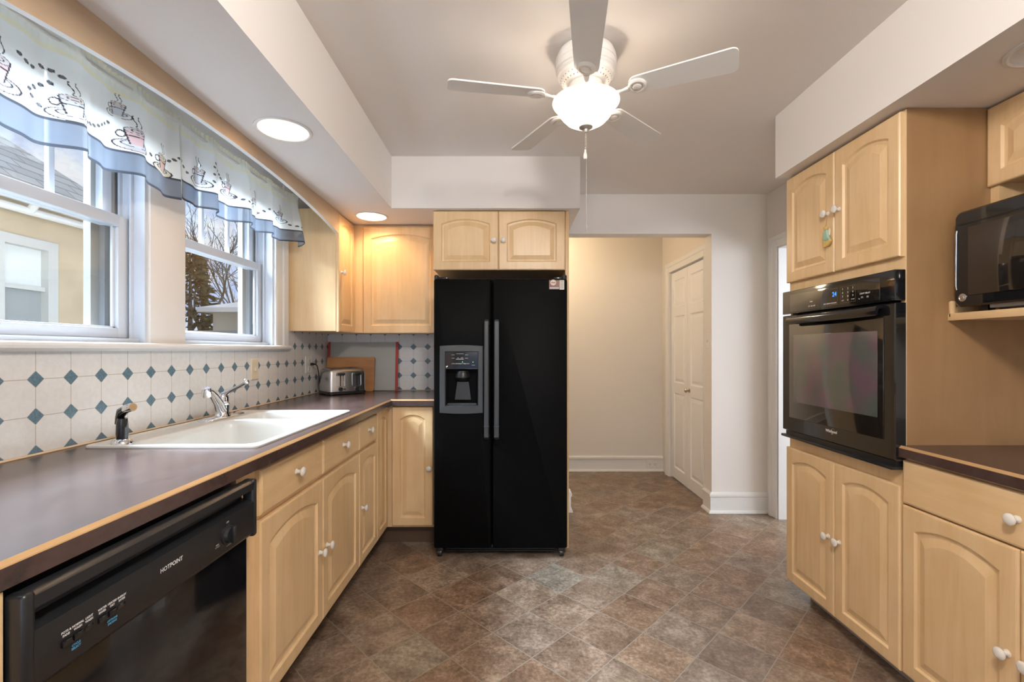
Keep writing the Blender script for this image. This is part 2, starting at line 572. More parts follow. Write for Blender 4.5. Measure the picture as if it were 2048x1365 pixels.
# ------------------------------------------------------------------ mesh builder
class MB:
    def __init__(s):
        s.v, s.f, s.mi, s.sm = [], [], [], []

    def add(s, vs_, fs_, mi=0, smooth=False):
        b = len(s.v)
        s.v += [tuple(p) for p in vs_]
        for f in fs_:
            s.f.append(tuple(i + b for i in f))
            s.mi.append(mi)
            s.sm.append(smooth)
        return s

    def box(s, x0, x1, y0, y1, z0, z1, bev=0.0, mi=0, seg=2):
        x0, x1 = sorted((x0, x1))
        y0, y1 = sorted((y0, y1))
        z0, z1 = sorted((z0, z1))
        vs_ = [(x, y, z) for z in (z0, z1) for y in (y0, y1) for x in (x0, x1)]
        fs_ = [(0, 2, 3, 1), (4, 5, 7, 6), (0, 1, 5, 4), (2, 6, 7, 3), (0, 4, 6, 2), (1, 3, 7, 5)]
        if bev <= 0:
            return s.add(vs_, fs_, mi)
        bm = bmesh.new()
        bv = [bm.verts.new(p) for p in vs_]
        for f in fs_:
            bm.faces.new([bv[i] for i in f])
        bmesh.ops.bevel(bm, geom=list(bm.edges), offset=min(bev, 0.49 * min(x1 - x0, y1 - y0, z1 - z0)), segments=seg, profile=0.5, affect='EDGES')
        bm.verts.index_update()
        s.add([v.co[:] for v in bm.verts], [[v.index for v in f.verts] for f in bm.faces], mi, True)
        bm.free()
        return s

    def loops(s, loops, mi=0, cap0=True, cap1=True, smooth=False):
        n = len(loops[0])
        vs_ = [p for l in loops for p in l]
        fs_ = []
        for k in range(len(loops) - 1):
            for i in range(n):
                j = (i + 1) % n
                fs_.append((k * n + i, k * n + j, (k + 1) * n + j, (k + 1) * n + i))
        if cap0:
            fs_.append(tuple(range(n))[::-1])
        if cap1:
            fs_.append(tuple(range((len(loops) - 1) * n, len(loops) * n)))
        return s.add(vs_, fs_, mi, smooth)

    def tube(s, pts, rad, n=10, mi=0, caps=True, flat=None):
        pts = [Vector(p) for p in pts]
        if not isinstance(rad, (list, tuple)):
            rad = [rad] * len(pts)
        loops = []
        prev = None
        for i, p in enumerate(pts):
            a = pts[max(i - 1, 0)]
            b = pts[min(i + 1, len(pts) - 1)]
            t = (b - a).normalized()
            if prev is None:
                ref = Vector((0, 0, 1)) if abs(t.z) < 0.9 else Vector((1, 0, 0))
                u = t.cross(ref).normalized()
            else:
                u = (prev - t * prev.dot(t)).normalized()
            prev = u
            w = t.cross(u)
            fl = flat or 1.0
            loops.append([p + u * (rad[i] * math.cos(2 * PI * k / n)) + w * (rad[i] * fl * math.sin(2 * PI * k / n)) for k in range(n)])
        return s.loops(loops, mi, caps, caps, True)

    def lathe(s, prof, c=(0, 0, 0), axis=(0, 0, 1), n=32, mi=0, cap0=True, cap1=True):
        ax = Vector(axis).normalized()
        ref = Vector((1, 0, 0)) if abs(ax.x) < 0.9 else Vector((0, 1, 0))
        u = (ref - ax * ref.dot(ax)).normalized()
        w = ax.cross(u)
        c = Vector(c)
        loops = [[c + ax * h + (u * math.cos(2 * PI * k / n) + w * math.sin(2 * PI * k / n)) * r for k in range(n)] for r, h in prof]
        return s.loops(loops, mi, cap0, cap1, True)

    def ball(s, c, r, mi=0, n=16, sc=(1, 1, 1)):
        k = n // 2
        loops = []
        for i in range(k + 1):
            a = -PI / 2 + PI * i / k
            rr = max(math.cos(a), 0.001)
            loops.append([(c[0] + r * sc[0] * rr * math.cos(2 * PI * j / n), c[1] + r * sc[1] * rr * math.sin(2 * PI * j / n), c[2] + r * sc[2] * math.sin(a)) for j in range(n)])
        return s.loops(loops, mi, True, True, True)

    def xf(s, M):
        s.v = [tuple(M @ Vector(p)) for p in s.v]
        return s

    def join(s, o, mi=0):
        b = len(s.v)
        s.v += o.v
        s.f += [tuple(i + b for i in f) for f in o.f]
        s.mi += [m + mi for m in o.mi]
        s.sm += o.sm
        return s


def world_origin(o):
    p = Vector((0, 0, 0))
    while o:
        p = p + Vector(o.location)
        o = o.parent
    return p


def obj(name, mb, mats, parent=None, origin=None, ang=35, recalc=True):
    """link one mesh object; mb holds world coordinates"""
    if not isinstance(mats, (list, tuple)):
        mats = [mats]
    me = D.meshes.new(name)
    base = world_origin(parent) if parent else Vector(origin or (0, 0, 0))
    bx = (base.x, base.y, base.z)
    me.from_pydata([(p[0] - bx[0], p[1] - bx[1], p[2] - bx[2]) for p in mb.v], [], mb.f)
    for m in mats:
        me.materials.append(m)
    me.polygons.foreach_set('material_index', mb.mi)
    me.polygons.foreach_set('use_smooth', mb.sm)
    me.update()
    if recalc:
        bm = bmesh.new()
        bm.from_mesh(me)
        bmesh.ops.recalc_face_normals(bm, faces=bm.faces)
        bm.to_mesh(me)
        bm.free()
    if any(mb.sm):
        me.set_sharp_from_angle(angle=R(ang))
    o = D.objects.new(name, me)
    if parent:
        o.parent = parent
    else:
        o.location = base
    COL.objects.link(o)
    return o


def thing(name, label, cat, loc, group=None):
    o = D.objects.new(name, None)
    o.empty_display_size = 0.05
    o.location = loc
    COL.objects.link(o)
    return tag(o, label, cat, group)


def tag(o, label, cat, group=None):
    o['label'] = label
    o['category'] = cat
    if group:
        o['group'] = group
    return o


def struct(name, mb, mats, parent=None, label=None, cat=None, ang=35):
    o = obj(name, mb, mats, parent, ang=ang)
    if parent is None:
        o['kind'] = 'structure'
        o['label'] = label or name.replace('_', ' ')
        o['category'] = cat or name.split('_')[0]
    return o


def struct_root(name, loc, label, cat):
    o = D.objects.new(name, None)
    o.empty_display_size = 0.05
    o.location = loc
    COL.objects.link(o)
    o['kind'] = 'structure'
    o['label'] = label
    o['category'] = cat
    return o


def text_mb(body, size, O, U, V, mi=0, align='CENTER', bold=0.0, depth=0.0006, shear=0.0):
    """flat lettering on the plane through O with axes U (along) and V (up)"""
    cu = D.curves.new('txt', 'FONT')
    cu.body = body
    cu.size = size
    cu.align_x = align
    cu.align_y = 'CENTER'
    cu.offset = bold
    cu.shear = shear
    cu.resolution_u = 2
    to = D.objects.new('txt', cu)
    me = to.to_mesh()
    U, V, O = Vector(U), Vector(V), Vector(O)
    mb = MB()
    vs_ = [O + U * v.co.x + V * v.co.y for v in me.vertices]
    mb.add(vs_, [tuple(p.vertices) for p in me.polygons], mi)
    to.to_mesh_clear()
    D.objects.remove(to)
    D.curves.remove(cu)
    return mb


# frames: U along, N outward; V is always +z
class Face:
    def __init__(s, O, U, N):
        s.O, s.U, s.N = Vector(O), Vector(U), Vector(N)
        s.V = Vector((0, 0, 1))

    def p(s, u, v, d):
        return s.O + s.U * u + s.V * v + s.N * d


def panel_door(fr, w, h, t=0.020, stile=0.052, arch=0.030, K=18, mi=0, edge=0.005):
    mb = MB()
    rail = stile

    def rect(ins, d):
        pts = [(ins, ins), (w - ins, ins)]
        for k in range(K):
            a = k / (K - 1)
            pts.append((w - ins - a * (w - 2 * ins), h - ins))
        return [fr.p(u, v, d) for u, v in pts]

    def archl(ins, d):
        x0, x1 = stile + ins, w - stile - ins
        zt = h - rail - ins
        pts = [(x0, rail + ins), (x1, rail + ins)]
        for k in range(K):
            a = k / (K - 1)
            q = 2 * a - 1
            pts.append((x1 - a * (x1 - x0), zt - arch * q * q))
        return [fr.p(u, v, d) for u, v in pts]

    mb.loops([rect(0, 0), rect(0, t - edge), rect(edge * 0.6, t - edge * 0.2), rect(edge * 1.4, t),
              archl(-0.003, t), archl(0.003, t - 0.0075), archl(0.010, t - 0.0085), archl(0.013, t - 0.0085), archl(0.036, t - 0.0015), archl(0.038, t - 0.001)], mi)
    return mb


def slab_front(fr, w, h, t=0.020, mi=0, e=0.008):
    mb = MB()

    def rect(i, d):
        return [fr.p(i, i, d), fr.p(w - i, i, d), fr.p(w - i, h - i, d), fr.p(i, h - i, d)]
    mb.loops([rect(0, 0), rect(0, t - e * 0.8), rect(e * 0.3, t - e * 0.3), rect(e, t)], mi)
    return mb


KNOB = {}


def knob(parent, pos, N, scale=1.0):
    key = tuple(N)
    if key not in KNOB:
        mb = MB()
        prof = [(0.0105, 0.0), (0.0105, 0.002), (0.0075, 0.004), (0.0065, 0.013), (0.008, 0.016), (0.014, 0.0185), (0.0165, 0.022), (0.0165, 0.025), (0.0135, 0.0285), (0.007, 0.0305), (0.001, 0.031)]
        mb.lathe(prof, (0, 0, 0), N, 24)
        o = obj('knob', mb, knob_white)
        KNOB[key] = o
    else:
        o = KNOB[key].copy()
        COL.objects.link(o)
    o.parent = parent
    o.location = Vector(pos) - world_origin(parent)
    o['label'] = 'white ceramic knob'
    return o


# ------------------------------------------------------------------ room shell
XL, XR, YB, YR, ZC = -1.37, 1.93, 3.47, -2.3, 2.388
Z_SOF = 2.075
WIN = [(1.007, 1.747), (1.940, 2.680)]
WZ0, WZ1 = 1.245, 2.17

mb = MB().box(XL - 0.14, 3.80, YR - 0.1, 4.80, -0.12, 0.0)
struct('floor', mb, floor_mat, label='brown mottled vinyl floor printed as diagonal square tiles', cat='floor')
mb = MB().box(XL - 0.14, 3.80, YR - 0.1, 4.80, ZC, ZC + 0.1)
struct('ceiling', mb, ceil_paint, label='plain painted ceiling around the fan', cat='ceiling')

# window wall
mb = MB()
mb.box(XL - 0.14, XL, YR, YB + 0.12, 0, WZ0)
mb.box(XL - 0.14, XL, YR, YB + 0.12, WZ1, ZC)
for a, b in ((YR, WIN[0][0]), (WIN[0][1], WIN[1][0]), (WIN[1][1], YB + 0.12)):
    mb.box(XL - 0.14, XL, a, b, WZ0, WZ1)
struct('wall_left', mb, wall_paint, label='painted wall holding the two kitchen windows', cat='wall')
# wall with the passage opening
OPX0, OPX1, OPZ = 0.44, 1.513, 2.091
mb = MB()
mb.box(XL, OPX0, YB, YB + 0.12, 0, ZC)
mb.box(OPX0, OPX1, YB, YB + 0.12, OPZ, ZC)
mb.box(OPX1, XR + 0.13, YB, YB + 0.12, 0, ZC)
struct('wall_back', mb, wall_paint, label='painted wall with the opening into the passage', cat='wall')
DR0, DR1 = 2.55, 3.333
mb = MB()
mb.box(XR, XR + 0.13, YR, DR0, 0, ZC)
mb.box(XR, XR + 0.13, DR1, YB, 0, ZC)
mb.box(XR, XR + 0.13, DR0, DR1, 1.962, ZC)
struct('wall_right', mb, wall_paint, label='painted wall behind the oven cabinet', cat='wall')
mb = MB()
mb.box(XL, -1.25, YR - 0.12, YR, 0, ZC)
mb.box(1.85, XR, YR - 0.12, YR, 0, ZC)
mb.box(-1.25, 1.85, YR - 0.12, YR, 2.25, ZC)
struct('wall_rear', mb, wall_paint, label='painted wall behind the camera with a wide opening', cat='wall')
# passage beyond the opening
mb = MB().box(-0.7, 1.70, 4.663, 4.78, 0, ZC)
struct('wall_passage_back', mb, hall_paint, label='cream end wall of the passage lit by a warm lamp', cat='wall')
HD0, HD1, HDZ = 3.648, 4.45, 1.957
mb = MB()
mb.box(1.537, 1.66, YB + 0.12, HD0, 0, ZC)
mb.box(1.537, 1.66, HD1, 4.663, 0, ZC)
mb.box(1.537, 1.66, HD0, HD1, HDZ, ZC)
struct('wall_passage_side', mb, hall_paint, label='cream side wall of the passage around the closet door', cat='wall')
mb = MB().box(-0.82, -0.7, YB + 0.12, 4.78, 0, ZC)
struct('wall_passage_end', mb, hall_paint, label='far side wall of the passage', cat='wall')


# soffits with round holes for the recessed cans
def strip_with_holes(mb, x0, x1, y0, y1, z, holes, r, mi=0):
    n = 40
    cur = y0
    for hx, hy in sorted(holes, key=lambda q: q[1]):
        a, b = hy - r * 1.5, hy + r * 1.5
        mb.add([(x0, cur, z), (x1, cur, z), (x1, a, z), (x0, a, z)], [(0, 1, 2, 3)], mi)
        inner = [(hx + r * math.cos(2 * PI * k / n), hy + r * math.sin(2 * PI * k / n), z) for k in range(n)]
        outer = []
        for k in range(n):
            dx, dy = math.cos(2 * PI * k / n), math.sin(2 * PI * k / n)
            t = 1e9
            if dx > 1e-6:
                t = min(t, (x1 - hx) / dx)
            if dx < -1e-6:
                t = min(t, (x0 - hx) / dx)
            if dy > 1e-6:
                t = min(t, (b - hy) / dy)
            if dy < -1e-6:
                t = min(t, (a - hy) / dy)
            outer.append((hx + dx * t, hy + dy * t, z))
        mb.loops([outer, inner], mi, False, False)
        for cx, cy in ((x0, a), (x1, a), (x1, b), (x0, b)):      # corners the rays skip
            q = sorted(range(n), key=lambda k: (outer[k][0] - cx) ** 2 + (outer[k][1] - cy) ** 2)
            i, j = q[0], q[1]
            mb.add([outer[i], outer[j], (cx, cy, z)], [(0, 1, 2)], mi)
        cur = b
    mb.add([(x0, cur, z), (x1, cur, z), (x1, y1, z), (x0, y1, z)], [(0, 1, 2, 3)], mi)


CANS = [(-0.880, 1.797), (-0.887, 2.962)]
SFX = -0.715
mb = MB()
strip_with_holes(mb, -1.06, SFX, YR, YB, Z_SOF, CANS, 0.094)
mb.add([(SFX, YR, Z_SOF), (SFX, 2.79, Z_SOF), (SFX, 2.79, ZC), (SFX, YR, ZC)], [(0, 1, 2, 3)])
mb.add([(-1.078, YR, Z_SOF), (-1.06, YR, Z_SOF), (-1.06, YB, Z_SOF), (-1.078, YB, Z_SOF)], [(0, 1, 2, 3)])
mb.add([(-1.078, YR, Z_SOF), (-1.078, 2.86, Z_SOF), (-1.078, 2.86, ZC), (-1.078, YR, ZC)], [(0, 1, 2, 3)])
mb.add([(SFX, 2.79, Z_SOF), (0.4226, 2.79, Z_SOF), (0.4226, 2.79, ZC), (SFX, 2.79, ZC)], [(0, 1, 2, 3)])
mb.add([(0.4226, 2.79, Z_SOF), (0.4226, YB, Z_SOF), (0.4226, YB, ZC), (0.4226, 2.79, ZC)], [(0, 1, 2, 3)])
mb.add([(SFX, 2.79, Z_SOF), (0.4226, 2.79, Z_SOF), (0.4226, YB, Z_SOF), (SFX, YB, Z_SOF)], [(0, 1, 2, 3)])
mb.add([(XL, 2.875, 2.10), (-1.078, 2.875, 2.10), (-1.078, YB, 2.10), (XL, YB, 2.10)], [(0, 1, 2, 3)])
struct('ceiling_soffit', mb, soffit_paint, label='lowered soffit over the sink counter turning above the fridge', cat='soffit')
mb = MB()
RCAN = (1.535, 1.30)
strip_with_holes(mb, 1.328, XR, YR, 2.314, 2.078, [RCAN], 0.094)
mb.add([(1.328, YR, 2.078), (1.328, 2.314, 2.078), (1.328, 2.314, ZC), (1.328, YR, ZC)], [(0, 1, 2, 3)])
mb.add([(1.328, 2.314, 2.078), (XR, 2.314, 2.078), (XR, 2.314, ZC), (1.328, 2.314, ZC)], [(0, 1, 2, 3)])
struct('ceiling_soffit', mb, soffit_paint, label='lowered soffit over the oven cabinet', cat='soffit')

# tiled splashback
mb = MB().box(XL, XL + 0.006, -0.6, YB, 0.90, 1.222)
mb.box(XL, XL + 0.006, 2.835, YB, 1.222, 1.345)
struct('wall_left_tile', mb, tile_left, label='white octagon tiles with blue diamond insets under the windows', cat='splashback')
mb = MB().box(XL + 0.006, -0.40, YB - 0.006, YB, 0.90, 1.345)
struct('wall_back_tile', mb, tile_back, label='white octagon tiles with blue diamond insets behind the chopping boards', cat='splashback')


# baseboards
def baseboard(mb, p0, p1, n, h=0.152, t=0.016):
    p0, p1, n = Vector((*p0, 0)), Vector((*p1, 0)), Vector((*n, 0))
    prof = [(0.0, 0.0), (t + 0.016, 0.0), (t + 0.014, 0.010), (t + 0.006, 0.018), (t, 0.020), (t, h - 0.034), (t + 0.008, h - 0.028), (t + 0.008, h - 0.012), (0.006, h), (0.0, h)]
    mb.loops([[p0 + n * d + Vector((0, 0, z)) for d, z in prof], [p1 + n * d + Vector((0, 0, z)) for d, z in prof]])


mb = MB()


def bb_prof(h=0.152, t=0.016):
    return [(0.0, 0.0), (t + 0.016, 0.0), (t + 0.014, 0.010), (t + 0.006, 0.018), (t, 0.020), (t, h - 0.034), (t + 0.008, h - 0.028), (t + 0.008, h - 0.012), (0.006, h), (0.0, h)]


mb.loops([[(XR, YB - d, z) for d, z in bb_prof()], [(1.513 - d, YB - d, z) for d, z in bb_prof()], [(1.513 - d, YB + 0.12, z) for d, z in bb_prof()]])
struct('baseboard_back', mb, trim_white, label='tall white baseboard on the wall between opening and doorway', cat='baseboard')
mb = MB()
baseboard(mb, (0.44, YB - 0.010), (0.44, YB + 0.12), (1, 0))
struct('baseboard_jamb', mb, trim_white, label='white baseboard end beside the fridge panel', cat='baseboard')
mb = MB()
baseboard(mb, (-0.7, 4.663), (1.537, 4.663), (0, -1))
struct('baseboard_passage', mb, trim_white, label='tall white baseboard along the passage end wall', cat='baseboard')


def casing_bar(mb, a, b, n, w, side, t=0.018):
    """flat stepped casing from a to b, thickness along n, width along side"""
    a, b, n, s_ = Vector(a), Vector(b), Vector(n), Vector(side)
    prof = [(0, 0), (0, t * 0.7), (w * 0.12, t * 0.8), (w * 0.15, t * 0.55), (w * 0.55, t * 0.7), (w * 0.62, t), (w * 0.95, t * 1.15), (w, t), (w, 0)]
    mb.loops([[a + s_ * q + n * d for q, d in prof], [b + s_ * q + n * d for q, d in prof]])


# passage closet door and its casing
mb = MB()
xw = 1.537
casing_bar(mb, (xw, HD0, 0), (xw, HD0, HDZ + 0.09), (-1, 0, 0), 0.050, (0, -1, 0))
casing_bar(mb, (xw, HD1, 0), (xw, HD1, HDZ + 0.09), (-1, 0, 0), 0.085, (0, 1, 0))
casing_bar(mb, (xw, HD0 - 0.05, HDZ), (xw, HD1 + 0.085, HDZ), (-1, 0, 0), 0.09, (0, 0, 1))
struct('trim_1', mb, trim_white, label='white casing around the closet door in the passage', cat='door casing')
d1 = struct_root('door_1', (1.56, (HD0 + HD1) / 2, 0), 'white six panel bifold closet door in the passage', 'door')
xd = 1.553


def six_panel_leaf(y0, y1):
    mb = MB()
    fr = Face((xd + 0.03, y1, 0.012), (0, -1, 0), (-1, 0, 0))
    w, h = y1 - y0, HDZ - 0.022
    zs = [(0.10, 0.80), (0.90, 1.52), (1.60, 1.86)]
    sx_ = 0.065
    us = [0, sx_, w - sx_, w]
    vsn = [0]
    for a, b in zs:
        vsn += [a, b]
    vsn.append(h)
    for i in range(3):
        for j in range(len(vsn) - 1):
            u0, u1, v0, v1 = us[i], us[i + 1], vsn[j], vsn[j + 1]
            if i == 1 and j % 2 == 1:
                def rc(k, d):
                    return [fr.p(u0 + k, v0 + k, d), fr.p(u1 - k, v0 + k, d), fr.p(u1 - k, v1 - k, d), fr.p(u0 + k, v1 - k, d)]
                mb.loops([rc(0, 0.03), rc(0.008, 0.022), rc(0.016, 0.021), rc(0.042, 0.028)], 0, False, True)
            else:
                mb.add([fr.p(u0, v0, 0.03), fr.p(u1, v0, 0.03), fr.p(u1, v1, 0.03), fr.p(u0, v1, 0.03)], [(0, 1, 2, 3)])
    q = [(0, 0), (w, 0), (w, h), (0, h)]
    mb.loops([[fr.p(u, v, 0.0) for u, v in q], [fr.p(u, v, 0.03) for u, v in q]], 0, True, False)
    return mb


ymid = (HD0 + HD1) / 2
obj('door_leaf', six_panel_leaf(ymid + 0.002, HD1 - 0.006), door_white, d1)
leaf2 = obj('door_leaf', six_panel_leaf(HD0 + 0.006, ymid - 0.002), door_white, d1)
mb = MB().lathe([(0.017, 0), (0.017, 0.003), (0.007, 0.006), (0.007, 0.02), (0.016, 0.026), (0.018, 0.034), (0.012, 0.041), (0.001, 0.043)], (xd, ymid - 0.045, 0.865), (-1, 0, 0), 20)
obj('door_knob', mb, brass, leaf2)['label'] = 'small metal door knob'

# doorway in the side wall near the oven cabinet
mb = MB()
casing_bar(mb, (XR, DR1, 0), (XR, DR1, 2.04), (-1, 0, 0), 0.09, (0, 1, 0))
casing_bar(mb, (XR, DR0, 0), (XR, DR0, 2.04), (-1, 0, 0), 0.09, (0, -1, 0))
casing_bar(mb, (XR, DR0 - 0.09, 1.962), (XR, DR1 + 0.09, 1.962), (-1, 0, 0), 0.085, (0, 0, 1))
struct('trim_2', mb, trim_white, label='white casing of the doorway beside the oven cabinet', cat='door casing')
mb = MB()
mb.box(XR - 0.001, XR + 0.131, DR1 - 0.012, DR1 + 0.001, 0, 1.962)
mb.box(XR - 0.001, XR + 0.131, DR0 - 0.001, DR0 + 0.012, 0, 1.962)
mb.box(XR - 0.001, XR + 0.131, DR0 + 0.012, DR1 - 0.012, 1.950, 1.963)
struct('trim_5', mb, trim_white, label='white jamb lining of the doorway beside the oven cabinet', cat='door jamb')
mb = MB()
mb.box(3.70, 3.80, -0.2, 0.6, 0, ZC)
mb.box(3.70, 3.80, 3.2, 3.72, 0, ZC)
mb.box(3.70, 3.80, 0.6, 3.2, 0, 0.9)
mb.box(3.70, 3.80, 0.6, 3.2, 2.15, ZC)
mb.box(XR + 0.13, 3.70, -0.2, -0.1, 0, ZC)
mb.box(XR + 0.13, 3.70, 3.62, 3.72, 0, ZC)
struct('wall_side_room', mb, wall_paint, label='walls of the daylit room beyond the side doorway', cat='wall')


# ------------------------------------------------------------------ windows
def make_window(k, y0, y1, where):
    root = struct_root('window_%d' % k, (XL - 0.05, (y0 + y1) / 2, WZ0), 'white vinyl double hung window ' + where, 'window')
    # jamb liner
    xo, xi = XL - 0.15, XL + 0.0
    mb = MB()
    mb.box(xo, xi, y0, y0 + 0.012, WZ0, WZ1)
    mb.box(xo, xi, y1 - 0.012, y1, WZ0, WZ1)
    mb.box(xo, xi, y0 + 0.012, y1 - 0.012, WZ1 - 0.012, WZ1)
    mb.box(xo, xi - 0.02, y0 + 0.012, y1 - 0.012, WZ0, WZ0 + 0.016)
    for q in (XL - 0.050, XL - 0.092):
        mb.box(q, q + 0.008, y1 - 0.024, y1 - 0.012, WZ0 + 0.016, WZ1 - 0.012)
        mb.box(q, q + 0.008, y0 + 0.012, y0 + 0.024, WZ0 + 0.016, WZ1 - 0.012)
    obj('window_frame', mb, vinyl, root)
    mb = MB()
    mb.box(XL - 0.145, XL - 0.100, y1 - 0.070, y1 - 0.014, WZ0 + 0.016, WZ1 - 0.012, 0, 0)
    mb.box(XL - 0.146, XL - 0.120, y1 - 0.104, y1 - 0.070, WZ0 + 0.016, WZ1 - 0.012, 0, 1)
    mb.box(XL - 0.098, XL - 0.094, y1 - 0.046, y1 - 0.034, WZ0 + 0.12, WZ1 - 0.10, 0, 1)
    obj('storm_track', mb, [dark_track, track_lip], root)['label'] = 'grey outer storm window track'
    # lower sash (inner plane)
    a, b = y0 + 0.018, y1 - 0.014
    zx0, zx1 = WZ0 + 0.018, 1.711
    x1_, x0_ = XL - 0.058, XL - 0.088
    mb = MB()
    mb.box(x0_, x1_, a, a + 0.047, zx0, zx1, 0.004)
    mb.box(x0_, x1_, b - 0.047, b, zx0, zx1, 0.004)
    mb.box(x0_, x1_, a + 0.045, b - 0.045, zx0, zx0 + 0.036, 0.004)
    mb.box(x0_, x1_ + 0.006, a + 0.045, b - 0.045, zx1 - 0.041, zx1, 0.004)
    mb.box(x0_ + 0.008, x1_ - 0.012, a + 0.040, b - 0.040, zx0 + 0.030, zx0 + 0.042, 0.002)
    mb.box(x0_ + 0.008, x1_ - 0.012, b - 0.058, b - 0.045, zx0 + 0.030, zx1 - 0.040, 0.002)
    s1 = obj('lower_sash', mb, vinyl, root)
    obj('pane', MB().box(x0_ + 0.012, x0_ + 0.015, a + 0.046, b - 0.046, zx0 + 0.034, zx1 - 0.040), pane_glass, s1)
    # upper sash (outer plane)
    x1u, x0u = XL - 0.094, XL - 0.120
    zu0, zu1 = 1.672, WZ1 - 0.014
    mb = MB()
    a2, b2 = y0 + 0.014, y1 - 0.046
    mb.box(x0u, x1u, a2, a2 + 0.045, zu0, zu1, 0.003)
    mb.box(x0u, x1u, b2 - 0.040, b2, zu0, zu1, 0.003)
    mb.box(x0u, x1u, a2 + 0.04, b2 - 0.038, zu0, zu0 + 0.035, 0.003)
    mb.box(x0u, x1u, a2 + 0.04, b2 - 0.038, zu1 - 0.04, zu1, 0.003)
    s2 = obj('upper_sash', mb, vinyl, root)
    obj('pane', MB().box(x0u + 0.010, x0u + 0.013, a2 + 0.044, b2 - 0.039, zu0 + 0.034, zu1 - 0.038), pane_glass, s2)
    for q in (0.275, 0.478):
        obj('muntin', MB().box(x0u + 0.003, x0u + 0.020, y0 + q - 0.010, y0 + q + 0.010, zu0 + 0.034, zu1 - 0.038, 0.003), vinyl, s2)


make_window(1, *WIN[0], 'facing the neighbouring house')
make_window(2, *WIN[1], 'facing the bare trees and pale shed roof')

mb = MB()
casing_bar(mb, (XL, WIN[1][1], WZ0), (XL, WIN[1][1], WZ1 + 0.11), (1, 0, 0), 0.14, (0, 1, 0), 0.020)
casing_bar(mb, (XL, WIN[0][0], WZ0), (XL, WIN[0][0], WZ1 + 0.11), (1, 0, 0), 0.14, (0, -1, 0), 0.020)
casing_bar(mb, (XL, WIN[0][0] - 0.14, WZ1), (XL, WIN[1][1] + 0.14, WZ1), (1, 0, 0), 0.11, (0, 0, 1), 0.020)
struct('trim_3', mb, trim_white, label='white moulded casing round the pair of windows', cat='window casing')
mb = MB()
mb.box(XL, XL + 0.010, WIN[0][1] + 0.002, WIN[1][0] - 0.002, WZ0, WZ1, 0.002)
struct('trim_4', mb, wall_paint, label='flat post between the two windows', cat='window post')
mb = MB()
prof = [(XL - 0.14, WZ0 - 0.030), (XL - 0.14, WZ0), (-1.342, WZ0), (-1.336, WZ0 - 0.004), (-1.334, WZ0 - 0.012), (-1.337, WZ0 - 0.020), (-1.344, WZ0 - 0.026), (-1.350, WZ0 - 0.030)]
mb.loops([[Vector((x, 0.80, z)) for x, z in prof], [Vector((x, 2.832, z)) for x, z in prof]])
struct('windowsill', mb, trim_white, label='long white rounded windowsill above the tiles', cat='windowsill')

# arched wooden valance board over the windows
mb = MB()
ya, yb, ycen = 0.45, 2.858, 1.87
N = 60
outer, inner = [], []
for k in range(N + 1):
    y = ya + (yb - ya) * k / N
    q = min(1.0, abs((y - ycen) / 0.99))
    z = 2.016 - 0.078 * q ** 2.2
    inner.append((y, z))
vs_ = []
for x in (-1.078, -1.058):
    for y, z in inner:
        vs_.append((x, y, z))
        vs_.append((x, y, Z_SOF - 0.001))
n2 = 2 * (N + 1)
fs_ = []
ms_ = []
for k in range(N):
    a = 2 * k
    fs_ += [(a, a + 2, a + 3, a + 1), (n2 + a, n2 + a + 1, n2 + a + 3, n2 + a + 2), (a, n2 + a, n2 + a + 2, a + 2), (a + 1, a + 3, n2 + a + 3, n2 + a + 1)]
    ms_ += [0, 0, 1, 0]  # underside coloured white in place of the window light on it
fs_ += [(0, 1, n2 + 1, n2), (n2 - 2, 2 * n2 - 2, 2 * n2 - 1, n2 - 1)]
ms_ += [0, 0]
mb.add(vs_, fs_)
mb.mi = ms_
o = obj('valance_board', mb, [maple_board, trim_white], origin=(-1.068, ycen, Z_SOF))
tag(o, 'arched wooden valance board along the soffit edge over the windows', 'valance board')

# curtain rod
rod = thing('curtain_rod', 'thin white curtain rod above the windows behind the valance board', 'curtain rod', (-1.285, 1.87, 2.10))
obj('rod', MB().tube([(-1.285, 0.90, 2.10), (-1.285, 2.80, 2.10)], 0.006, 12), trim_white, rod)
for y in (0.93, 2.795):
    obj('bracket', MB().box(XL + 0.022, -1.279, y - 0.008, y + 0.008, 2.088, 2.112, 0.003), trim_white, rod)


